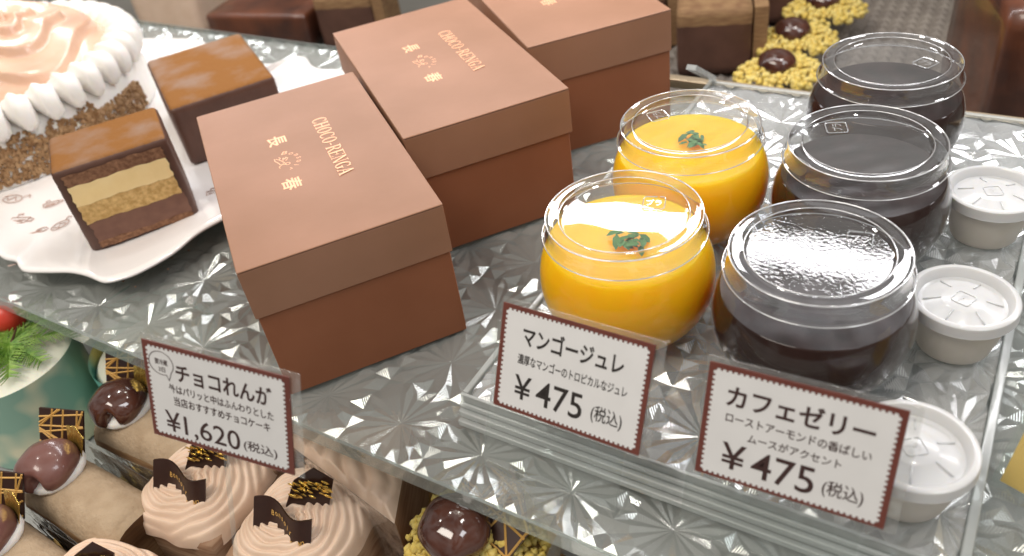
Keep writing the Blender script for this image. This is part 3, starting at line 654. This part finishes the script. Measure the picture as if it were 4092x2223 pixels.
for i, (a, b, m_) in enumerate(zs):
    nx, nz = 36, 6; r2 = random.Random(40 + i); v = []; f = []
    x0, x1 = (.0055, W_ - .0055) if i > 1 else (.007, W_ - .004)
    def edge(u, q): return .00035 * math.sin(u * 9 + q) + .0003 * math.sin(u * 31 + q * 2)
    for k in range(nz + 1):
        for j in range(nx + 1):
            u = j / nx; zz = h * (a + (b - a) * k / nz); bow = edge(u, a * 50) * (1 - k / nz) + edge(u, b * 50) * k / nz
            jx = r2.uniform(-.0003, .0003)
            v.append((x0 + (x1 - x0) * u + jx + (.0006 * math.sin(k * 2.) if j in (0, nx) else 0), -.0006 - r2.uniform(0, .00045) - i * 2e-5, zz + bow))
    for k in range(nz):
        for j in range(nx): q = k * (nx + 1) + j; f.append((q, q + 1, q + nx + 2, q + nx + 1))
    mobj('cake_layer', v, f, M[m_], bt, True)
brick('whole_cake', 'uncut cocoa-dusted chocolate brick cake behind the nearest gift box, on the white plate', (-.5383, .3419, .0066), 1.0188, .0826, .1159, .0500, 2)

# ------------------------------------------------------------------ cream cake with peaches
ck = thing('cream_cake', 'nut-coated round cream cake with glazed peach slices and piped white cream, behind the cut cake', 'cream cake', (-.784, .336, .0066), 0)
RC, HH = .136, .052
lathe('cake_body', [(RC, .0), (RC, HH - .030), (RC - .0012, HH - .022), (RC - .005, HH - .013), (RC - .012, HH - .004), (RC - .022, HH), (.05, HH + .001), (.0003, HH + .001)], M['cream'], ck, 128, True)
mb = MB(); r2 = random.Random(9)
for k in range(4600):
    a = r2.uniform(-1.9, .55); z = r2.uniform(.002, .036 + .003 * math.sin(a * 30)); s_ = r2.uniform(.0011, .0027)
    if z > .031 and r2.random() < .4: continue
    if a > .1 and z > .028: continue
    q = RC - max(0, z - .024) ** 2 * 25 + r2.uniform(-.0004, .0006)
    mb.ball((q * math.cos(a), q * math.sin(a), z), s_, 5, 3, (r2.uniform(.6, 1.1), r2.uniform(.6, 1.1), r2.uniform(.5, 1.1)), jit=.3)
mb.build('nut_coating', M['nut'], ck)
# piped shell border along the rim
mb = MB(); nsh = 40
for k in range(nsh):
    a0 = 2 * PI * k / nsh; L = 22; pts = []; rr = []
    for i in range(L):
        q = i / (L - 1); a = a0 + .035 * q
        rad = RC + .001 - .022 * (1 - q) + .004 * math.sin(q * PI); zz = HH + .000 + .010 * math.sin(min(q * 1.15, 1) * PI) - .014 * q
        pts.append((rad * math.cos(a), rad * math.sin(a), zz)); rr.append(.0022 + .0080 * math.sin(PI * min(q * .92 + .10, 1)) ** .8)
    k0 = len(mb.v); n = 20
    P_ = [Vector(p) for p in pts]
    for i, p in enumerate(P_):
        tt = (P_[min(i + 1, L - 1)] - P_[max(i - 1, 0)]).normalized(); uu = tt.cross(Vector((.2, .1, 1))).normalized(); ww = tt.cross(uu)
        for j in range(n):
            a = 2 * PI * j / n + i * .12; r = rr[i] * (1 + .12 * math.sin(5 * 2 * PI * j / n)); mb.v.append(tuple(p + (uu * math.cos(a) + ww * math.sin(a)) * r))
    for i in range(L - 1):
        for j in range(n): mb.f.append((k0 + i * n + j, k0 + i * n + (j + 1) % n, k0 + (i + 1) * n + (j + 1) % n, k0 + (i + 1) * n + j)); mb.i.append(0)
    mb.f.append(tuple(k0 + j for j in range(n))); mb.f.append(tuple(k0 + (L - 1) * n + j for j in range(n))[::-1]); mb.i += [0, 0]
mb.build('piped_cream', M['cream'], ck, True)
RP = .121
def peach(x, y):
    rr = math.hypot(x, y) / RP; base = max(1 - rr ** 2.2, -.3)
    xx, yy = x - .030, y - .030
    d2 = math.hypot(xx + .012 * math.sin(yy * 22), yy * 1.1) * 40 + .30 * math.sin(3 * math.atan2(yy, xx))
    wave = d2 % 1.0
    return HH - .002 + .046 * base + (.0085 * (wave ** .8 if wave < .86 else (1 - wave) / .14) * min(1, max(base * 3, 0)))
v, f = heightfield(peach, 230, 230, -RP, RP, -RP, RP, lambda x, y: math.hypot(x, y) < RP * 1.01)
mobj('peach_slices', v, f, M['peach'], ck, True)

# ------------------------------------------------------------------ lower tier, left
FZ = -.100
def rounded_bar(L, w_, h, n=16, m=24, rnd_=.35, seed=0):
    """loaf along x: rounded top, closed ends"""
    v = []; f = []; r2 = random.Random(seed)
    for i in range(m + 1):
        x = L * i / m; e_ = min(x, L - x) / L; k = 1 - .10 * max(0, (1 - e_ / .07)) if e_ < .07 else 1
        for j in range(n + 1):
            a = PI * j / n; yy = -math.cos(a); zz = math.sin(a) ** .45
            v.append((x, w_ / 2 * k * (abs(yy) ** .75) * (1 if yy > 0 else -1) + r2.uniform(-.0002, .0002), h * k * zz + r2.uniform(-.0002, .0002)))
    for i in range(m):
        for j in range(n): a = i * (n + 1) + j; f.append((a, a + 1, a + n + 2, a + n + 1))
    f.append(tuple(range(n + 1))); f.append(tuple(m * (n + 1) + j for j in range(n, -1, -1)))
    return v, f
def chestnut(parent, loc, rz, s_, m_, split=True):
    n, k = 40, 24; v = []; f = []
    for i in range(k + 1):
        for j in range(n):
            th = PI * i / k; ph = 2 * PI * j / n
            r = 1 - .0 ; x = math.sin(th) * math.cos(ph); y = math.sin(th) * math.sin(ph); z = math.cos(th)
            notch = 0
            if split:
                d = abs(math.atan2(math.sin(ph + PI / 2), math.cos(ph + PI / 2))); notch = .50 * math.exp(-(d / .20) ** 2) * max(0, math.sin(th)) ** 1.5 * min(1, max(0, (.80 - z) / .5))
            rr = r - notch + .03 * math.sin(5 * ph + 3 * th) * math.sin(th) ** 2
            v.append((s_ * 1.08 * x * rr, s_ * 1.12 * y * rr, s_ * .78 * z * (rr if z > 0 else 1)))
    for i in range(k):
        for j in range(n): f.append((i * n + j, (i + 1) * n + j, (i + 1) * n + (j + 1) % n, i * n + (j + 1) % n))
    return mobj('chestnut', v, f, m_, parent, True, loc, (0, 0, rz))
def lattice(parent, loc, rot, s_, seed, t_=.0016, poly=None, r=.0006):
    """thin dark chocolate panel with crossing gold lines"""
    poly = poly or [(-s_, -s_), (s_, -s_), (s_, s_), (-s_, s_)]
    k = len(poly); v = [(p[0], p[1], 0) for p in poly] + [(p[0], p[1], t_) for p in poly]
    f = [tuple(range(k))[::-1], tuple(range(k, 2 * k))] + [(i, (i + 1) % k, k + (i + 1) % k, k + i) for i in range(k)]
    o = mobj('chocolate_panel', v, f, M['choc'], parent, False, loc, rot)
    r2 = random.Random(seed); mb = MB()
    def clip(p, d):
        lo, hi = -1., 1.
        for i in range(k):
            a, b = Vector((*poly[i], 0)), Vector((*poly[(i + 1) % k], 0)); n_ = Vector((-(b - a).y, (b - a).x, 0)); den = n_.dot(d); num = n_.dot(p - a)
            if abs(den) < 1e-12: continue
            q = -num / den
            if den > 0: lo = max(lo, q)
            else: hi = min(hi, q)
        return (p + d * lo, p + d * hi) if hi > lo else None
    for fam in range(4):
        a0 = fam * PI / 4 + r2.uniform(-.2, .2)
        for q in range(4):
            a = a0 + r2.uniform(-.15, .15); p = Vector((r2.uniform(-s_, s_) * .9, r2.uniform(-s_, s_) * .9, 0)); c = clip(p, Vector((math.cos(a), math.sin(a), 0)))
            if c and (c[0] - c[1]).length > s_ * .5: mb.tube([(c[0].x, c[0].y, t_ + .0002), (c[1].x, c[1].y, t_ + .0002)], r, 4)
    mb.build('gold_lines', M['gold_line'], o)
    return o
def sheet(name, parent, pts, m_, t_=.0008):
    """thin bent sheet from two polylines [(bottom), (top)]"""
    a, b = pts; n = len(a); v = [Vector(p) for p in a + b]
    nn = (v[n] - v[0]).cross(v[1] - v[0]).normalized() * t_
    V = [tuple(p) for p in v] + [tuple(p + nn) for p in v]; f = []
    for i in range(n - 1): f.append((i, i + 1, n + i + 1, n + i)); f.append((2 * n + i, 3 * n + i, 3 * n + i + 1, 2 * n + i + 1))
    f += [(0, n, 3 * n, 2 * n), (n - 1, 3 * n - 1, 4 * n - 1, 2 * n - 1)] + [(n + i, n + i + 1, 3 * n + i + 1, 3 * n + i) for i in range(n - 1)]
    return mobj(name, V, f, m_, parent, 'auto')
def roll_cake(label, loc, rz, cm):
    t = thing('chestnut_roll', label, 'roll cake', loc, rz, 'chestnut roll cakes on the lower tier')
    mb = MB(); mb.box(-.022, .075, -.025, .025, 0, .0012); mb.build('gold_board', M['gold'], t)
    v, f = rounded_bar(.088, .044, .060, seed=3); idx = []
    for q in f:
        zc = sum(v[a][2] for a in q) / len(q); idx.append(0 if zc > .046 else 1)
    mobj('sponge', [(p[0] - .018, p[1], p[2] + .0013) for p in v], f, None, t, True, mats=[M['rollcake'], M['wafer']], idx=idx)
    mb = MB(); mb.ball((.002, .001, .0615), .0145, 16, 8, (1.15, 1.2, .40)); mb.build('cream', M['cream'], t, True)
    chestnut(t, (.0005, -.001, .0672), .55, .0160, cm)
    lattice(t, (-.013, .020, .069), (1.05, .15, .45), .0135, 5)
    sheet('gold_foil', t, ([(-.004, .014, .062), (.004, .015, .062), (.010, .013, .062)], [(-.002, .020, .079), (.006, .021, .080), (.013, .019, .076)]), M['goldfoil'], .0004)
    sheet('clear_wrap', t, ([(-.021, -.0225, .002), (.02, -.0235, .002), (.074, -.0225, .002)], [(-.021, -.0235, .052), (.02, -.0245, .051), (.074, -.0235, .052)]), M['film'], .0003)
    sheet('clear_wrap', t, ([(-.021, .0225, .002), (.02, .0235, .002), (.074, .0225, .002)], [(-.021, .0235, .055), (.02, .0245, .056), (.074, .0235, .053)]), M['film'], .0003)
    return t
rc = roll_cake('chestnut roll cake with a pale dusty chestnut, left of the ¥1,620 price card', (-.4270, .1080, FZ), -.02, M['marron_pale'])
r3 = roll_cake('chestnut roll cake with a glossy dark chestnut, half hidden by the ¥1,620 price card', (-.4285, .1600, FZ), .03, M['marron'])
dup(rc, (-.4200, .0615, FZ), -.05, 'chestnut roll cake cut off by the bottom left corner, only its chestnut and wrap showing')

# square mont blancs
def mont_blanc(label, loc, rz, seed):
    t = thing('cream_square', label, 'mont blanc', loc, rz, 'square chestnut cream cakes on the lower tier')
    s_ = .0315; hb = .048
    mb = MB(); mb.box(-s_ - .006, s_ + .006, -s_ - .006, s_ + .006, 0, .0012); mb.build('gold_board', M['gold'], t)
    v, f = rough_block(2 * s_, 2 * s_, hb, 10, 10, 8, .0003, .003, seed); mobj('cake_base', [(p[0] - s_, p[1] - s_, p[2] + .0013) for p in v], f, M['mb_side'], t, True)
    r2 = random.Random(seed); ph = r2.uniform(0, 6)
    def hf(x, y):
        q = (abs(x / (s_ + .002)) ** 4 + abs(y / (s_ + .002)) ** 4) ** .25
        dome = max(1 - q ** 3.2, 0) ** .6
        rad = math.hypot(x * .9 + .003, y + .004) * 1000; ang = math.atan2(y + .004, x)
        swirl = abs(math.sin(rad * .78 + ang * 1.2 + ph + .6 * math.sin(ang * 3) + .4 * math.sin(ang * 7 + rad * .3)))
        return hb - .004 + .0175 * dome + .0022 * swirl * min(1, dome * 3)
    v = []; f = []; nr, na = 70, 160
    for i in range(nr + 1):
        for k in range(na):
            a = 2 * PI * k / na; cq, sq = math.cos(a), math.sin(a); R_ = (s_ + .002) * (abs(cq) ** 4 + abs(sq) ** 4) ** -.25 * (i / nr) * (1 + .02 * math.sin(9 * a + ph) * (i / nr) ** 6)
            v.append((R_ * cq, R_ * sq, hf(R_ * cq * .999, R_ * sq * .999) if i < nr else hb - .006))
    for i in range(nr):
        for k in range(na): f.append((i * na + k, (i + 1) * na + k, (i + 1) * na + (k + 1) % na, i * na + (k + 1) % na))
    mobj('swirled_cream', v, f, M['mb_cream'], t, True)
    # curved plaque with gilt lettering facing the shopper
    n = 14; zz = hb + .009; a = []; b = []; PW, PH = .036, .0185
    def pl_(u, w_, d=0): return (-.018 + PW * u + .006 * w_ * 0, -.016 + .0030 * math.sin(u * 2 * PI) + .009 * w_ - d, zz + .001 + .0015 * math.sin(u * 2 * PI + 1) - .003 * u + PH * w_ * .86)
    for i in range(n + 1): a.append(pl_(i / n, 0)); b.append(pl_(i / n, 1))
    pq = sheet('chocolate_plaque', t, (a, b), M['choc'], -.0014)
    mb = MB()
    def onp(u, w_): return pl_(u, w_, .0019)
    for i, ch in enumerate('Bonsoir'):
        vv, ff = glyphs(ch, .012); xs = [p[0] for p in vv]; mid = (min(xs) + max(xs)) / 2; uu = .30 + .40 * i / 6; ww = .60 + .16 * math.sin(PI * i / 6)
        mb.add([onp(uu + (p[0] - mid) * .095, ww + p[1] * .22) for p in vv], ff)
    vv, ff = glyphs('KUSANO', .012); vv = fit(vv, (.70, .30, .93, .44)); mb.add([onp(p[0], p[1]) for p in vv], ff)
    mb.build('gilt_lettering', M['gold_line'], pq)
    lo_ = [(-.008, -.001, zz + .004), (.003, .004, zz + .004), (.014, .007, zz + .002)]; hi_ = [(-.004, .008, zz + .018), (.008, .013, zz + .027), (.018, .014, zz + .020)]
    shd = sheet('chocolate_shard', t, (lo_, hi_), M['choc'], .0014)
    mb = MB()
    for k in range(34):
        u, w_ = r2.random(), r2.uniform(.5, 1); p = Vector(lo_[0]).lerp(Vector(lo_[2]), u).lerp(Vector(hi_[0]).lerp(Vector(hi_[2]), u), w_) + Vector((0, -.0022, .001)); mb.ball(p, r2.uniform(.0008, .0018), 5, 4, (1.8, .3, .8), jit=.3)
    mb.build('gold_flecks', M['goldfoil'], shd)
    return t
m1 = mont_blanc('square chestnut cream cake with a chocolate plaque, left one under the ¥1,620 price card', (-.3440, .1440, FZ), .12, 3)
dup(m1, (-.2720, .1500, FZ), .10, 'square chestnut cream cake with a plaque, below the right corner of the ¥1,620 card')
m3 = dup(m1, (-.3450, .0660, FZ), .16, 'square chestnut cream cake mostly cut off by the bottom edge, left of the others')

# wrapped triangular slice
sl = thing('wrapped_slice', 'film-wrapped mocha layer slice on a gold board, under the front edge of the shelf', 'cake slice', (-.2640, .1800, FZ), .42)
tri = [(-.052, .030), (.030, .036), (.034, -.030)]
def prism(pts, z0, z1): k = len(pts); return [(p[0], p[1], z0) for p in pts] + [(p[0], p[1], z1) for p in pts], [tuple(range(k)), tuple(range(2 * k - 1, k - 1, -1))] + [(i, i + k, (i + 1) % k + k, (i + 1) % k) for i in range(k)]
v, f = prism(tri[::-1], .0013, .060); bevel(mobj('cake_layers', v, f, M['slice_side'], sl), .002)
A_, B_, C_ = [Vector((p[0], p[1], 0)) for p in tri]; v = []; f = []; nn = 60
for i in range(nn + 1):
    for k in range(nn + 1):
        q = i / nn; p = A_.lerp(B_.lerp(C_, k / nn), q); e_ = min(q, 1 - q, min(k, nn - k) / nn * q) * 14
        v.append((p.x, p.y, .0595 + .003 * min(1, e_) + .0042 * min(1, e_) * abs(math.sin(p.x * 260 + 34 * p.y + .6 * math.sin(p.y * 180)))))
for i in range(nn):
    for k in range(nn): a = i * (nn + 1) + k; f.append((a, a + nn + 1, a + nn + 2, a + 1))
mobj('mocha_cream', v, f, M['mb_cream'], sl, True)
mb = MB(); mb.box(-.058, .046, -.040, .042, 0, .0012); mb.build('gold_board', M['gold'], sl)
sheet('clear_wrap', sl, ([(-.054, .028, .002), (-.01, -.002, .002), (.036, -.034, .002)], [(-.055, .027, .070), (-.011, -.003, .069), (.037, -.035, .066)]), M['film'], .0003)

# yellow chestnut tart
tt = thing('crumb_cake', 'yellow crumb cake with a dark glazed chestnut and gold-lined chocolate panel, at the bottom edge', 'crumb cake', (-.1760, .1760, FZ), .1)
mb = MB(); mb.box(-.042, .042, -.040, .040, 0, .0012); mb.build('gold_board', M['gold'], tt)
v, f = rough_block(.066, .062, .056, 8, 8, 6, .0004, .006, 8); mobj('cake_base', [(p[0] - .033, p[1] - .031, p[2] + .0013) for p in v], f, M['sponge'], tt, True)
mb = MB(); r2 = random.Random(4)
for k in range(620):
    a, r = r2.uniform(0, 6.28), .036 * math.sqrt(r2.random()); x, y = r * math.cos(a), r * math.sin(a); mb.ball((x, y, .056 + .014 * (1 - (r / .037) ** 2) + r2.uniform(-.001, .003)), r2.uniform(.0014, .0031), 7, 5, jit=.35)
mb.build('crumbs', M['crumb'], tt, True)
chestnut(tt, (-.006, -.006, .077), .5, .0165, M['marron'], False)
lattice(tt, (.008, .010, .079), (.60, .22, -.35), .024, 11, poly=[(-.019, -.012), (.021, -.022), (.022, .002), (.006, .016), (-.016, .012)])
sheet('clear_wrap', tt, ([(.034, -.033, .002), (.0345, 0, .002), (.034, .033, .002)], [(.035, -.033, .070), (.0365, 0, .062), (.035, .033, .058)]), M['film'], .0003)

# white mousse cup with a pine sprig and printed wrap
wc = thing('mousse_cup', 'round white mousse cake in a green printed wrap, topped with a pine sprig', 'mousse cake', (-.5450, .1560, FZ), 0)
lathe('mousse', [(.043, .002), (.043, .055), (.042, .0595), (.038, .0625), (.02, .0640), (.0003, .0645)], M['white_mousse'], wc, 64, True)
lathe('printed_wrap', [(.0440, .0), (.0446, .066)], M['wrap'], wc, 64, True)
mb = MB(); r2 = random.Random(12)
tw = [(.006, -.012, .066), (.004, -.004, .068), (.003, .006, .072), (.0, .016, .078)]; mb.tube(tw, [.0012, .0011, .001, .0006], 6); mb.build('twig', M['twig'], wc, True)
mb = MB()
for br_ in range(9):
    a0 = -2.9 + br_ * .74 + r2.uniform(-.15, .15); L = r2.uniform(.026, .042); o0 = Vector((.003, .006, .073)); d = Vector((math.cos(a0), math.sin(a0), r2.uniform(-.25, .15)))
    for k in range(22):
        q = k / 21; p = o0 + d * (L * q); 
        for sd in (-1, 1):
            e_ = d.cross(Vector((0, 0, 1))) * sd; tip = p + (d * .7 + e_ * 1.0 + Vector((0, 0, r2.uniform(-.3, .3)))) * .0115 * (1 - .5 * q); mb.tube([p, tip], [.00055, .00025], 3)
mb.build('pine_sprig', M['needle'], wc)
mb = MB(); mb.ball((-.020, .022, .077), .012, 14, 10); mb.build('red_ornament', M['red'], wc, True)
wb = thing('teal_wrap_cake', 'cake in a teal and yellow printed wrap behind the dark chestnut roll, under the shelf', 'wrapped cake', (-.462, .212, FZ), .2)
lathe('printed_wrap', [(.0420, .0), (.0426, .060)], M['wrap_teal'], wb, 48, True); lathe('mousse', [(.0415, .002), (.0415, .050), (.038, .054), (.0003, .055)], M['white_mousse'], wb, 48, True)

# silver liners between the cakes
for (x, y, rz, sx_, sy_, lb) in ((-.355, .12, .1, .24, .17, 'shiny silver tray under the chestnut roll cakes and chestnut cream squares'), (-.175, .16, .1, .12, .13, 'shiny silver tray under the yellow crumb cake')):
    mb = MB(); mb.box(-sx_ / 2, sx_ / 2, -sy_ / 2, sy_ / 2, -.0016, -.0002); o = bevel(mb.build('silver_tray', M['tray'], loc=(x, y, FZ), rot=(0, 0, rz * .2)), .0006, 1); tag(o, lb, 'tray')

# ------------------------------------------------------------------ yellow card at the right edge
yc = thing('yellow_card', 'plain yellow card in a clear acrylic frame at the right edge beside the portion cups', 'card', (.0295, .2734, .0), 0)
yc.rotation_euler = (0, 0, -.33)
tl = .39
def lean(x, y, z): return (x, y + z * math.sin(tl), z * math.cos(tl) + .004)
mb = MB(); mb.box(.003, .10, -.0008, .0, .003, .068, xf=lean); mb.build('yellow_sheet', M['yellow'], yc)
mb = MB(); mb.box(0, .103, -.0022, -.0012, 0, .071, xf=lean); mb.box(0, .103, .0004, .0014, 0, .071, xf=lean); mb.build('clear_frame', M['acrylic'], yc)

# ------------------------------------------------------------------ tier behind the shelf
def back_box(name, label, cat, x, y, z, rz, w_, d, h, m_, top=None, group=None, seed=0):
    t = thing(name, label, cat, (x, y, z), rz, group)
    v, f = rough_block(w_, d, h, 8, 8, 8, .0004, .004, seed); mobj('cake_body', [(p[0] - w_ / 2, p[1] - d / 2, p[2]) for p in v], f, m_, t, True)
    return t
g1 = thing('woven_tray', 'grey woven-textured tray behind the shelf under the yellow and dark cakes', 'tray', (-.14, .98, FZ), .05)
mb = MB(); mb.box(-.30, .30, -.26, .26, 0, .004); mb.build('tray_base', M['grid'], g1)
mb = MB()
for i in range(44):
    for j in range(34):
        x, y = -.29 + i * .0135, -.25 + j * .0148
        mb.add([(x, y, .0042), (x + .0115, y, .0042), (x + .0115, y + .011, .0042), (x, y + .011, .0042), (x + .0058, y + .0055, .0082)], [(0, 1, 4), (1, 2, 4), (2, 3, 4), (3, 0, 4)])
mb.build('weave', M['grid'], g1)
TZ = FZ + .0085
def dark_square(label, x, y, rz):
    t = thing('dark_square_cake', label, 'chocolate cake', (x, y, TZ), rz, 'dark square cakes behind the shelf')
    v, f = rough_block(.075, .06, .072, 8, 8, 8, .0004, .004, 5); idx = [0 if sum(v[a][2] for a in q) / len(q) < .058 else 1 for q in f]
    mobj('cake_body', [(p[0] - .0375, p[1] - .03, p[2]) for p in v], f, None, t, True, mats=[M['choc_side'], M['wafer']], idx=idx)
    mb = MB(); mb.box(.0385, .052, -.028, .03, 0, .07); mb.build('gold_side', M['wafer'], t)
    return t
ds = dark_square('dark square cake in clear wrap directly behind the small acrylic bracket', -.283, .812, .36)
dup(ds, (-.392, .850, TZ), .42, 'dark square cake half hidden behind the rear gift box')
dup(ds, (-.262, .950, TZ), .42, 'dark square cake farthest back, its upper part cut off by the top edge')
dup(ds, (-.745, .775, FZ + .003), .35, 'dark square cake behind the shelf, just left of the middle gift box')
def yellow_cup(label, x, y, rz, sd):
    t = thing('yellow_crumb_cake', label, 'crumb cake', (x, y, TZ), rz, 'yellow crumb cakes behind the shelf')
    r2 = random.Random(sd); mb = MB()
    for k in range(520):
        a, r = r2.uniform(0, 6.28), .034 * math.sqrt(r2.random()); mb.ball((1.25 * r * math.cos(a), r * math.sin(a), .020 + .016 * (1 - (r / .036) ** 2) + r2.uniform(-.002, .003)), r2.uniform(.0018, .0034), 6, 4, jit=.35)
    mb.build('crumbs', M['crumb'], t, True)
    lathe('paper_case', [(.0003, .0), (.030, .0), (.036, .022)], M['film'], t, 32, True)
    chestnut(t, (-.004, .0, .036), .3, .0165, M['marron'], False)
    return t
y1 = yellow_cup('yellow crumb cake with a dark chestnut, nearest the gold rail behind the shelf', -.197, .757, .5, 1)
dup(y1, (-.2035, .832, TZ), .6, 'yellow crumb cake with a dark chestnut, second from the gold rail behind the shelf')
dup(y1, (-.195, .915, TZ), .4, 'yellow crumb cake at the top edge, farthest from the gold rail')
bs = back_box('glazed_cake', 'large dark brown glazed cake behind the farthest coffee jelly jar, at the right edge', 'cake',   .035, .800, FZ + .0026, .35, .16, .16, .13, M['slab'], seed=4)
bs2 = back_box('glazed_cake', 'long brown cake at the top edge behind the shelf, above the uncut brick cake', 'cake', -.865, .745, FZ + .0026, .2, .15, .07, .05, M['slab'], seed=6)
wp = thing('pink_paper_cake', 'pale pink cake at the top edge behind the shelf, left of the long brown cake', 'cake', (-1.03, .745, FZ + .0026), .3)
v, f = rough_block(.10, .10, .09, 8, 8, 8, .0004, .012, 4); mobj('cake_body', [(p[0] - .05, p[1] - .05, p[2]) for p in v], f, M['mb_cream'], wp, True)

r2 = random.Random(77); mb = MB()
for k in range(70):
    a, r = r2.uniform(-2.6, .6), r2.uniform(0, 1) ** 2 * .035
    x, y = -.4890 + .06 * r2.uniform(-1, .6), .2480 + .05 * r2.uniform(-1, 1)
    mb.ball((-.5165 + .0415 * r2.random() + r * math.cos(a), .2300 + .0625 * r2.random() - abs(r) * .6 - .003, .0068), r2.uniform(.0003, .0010), 5, 3, (1, 1, .6), jit=.4)
o = mb.build('crumbs', M['choc_sponge']); tag(o, 'scattered brown cake crumbs on the white plate in front of the cut cake', 'crumbs', kind='stuff')
bpy.data.objects.remove(_to); bpy.data.curves.remove(_tc)
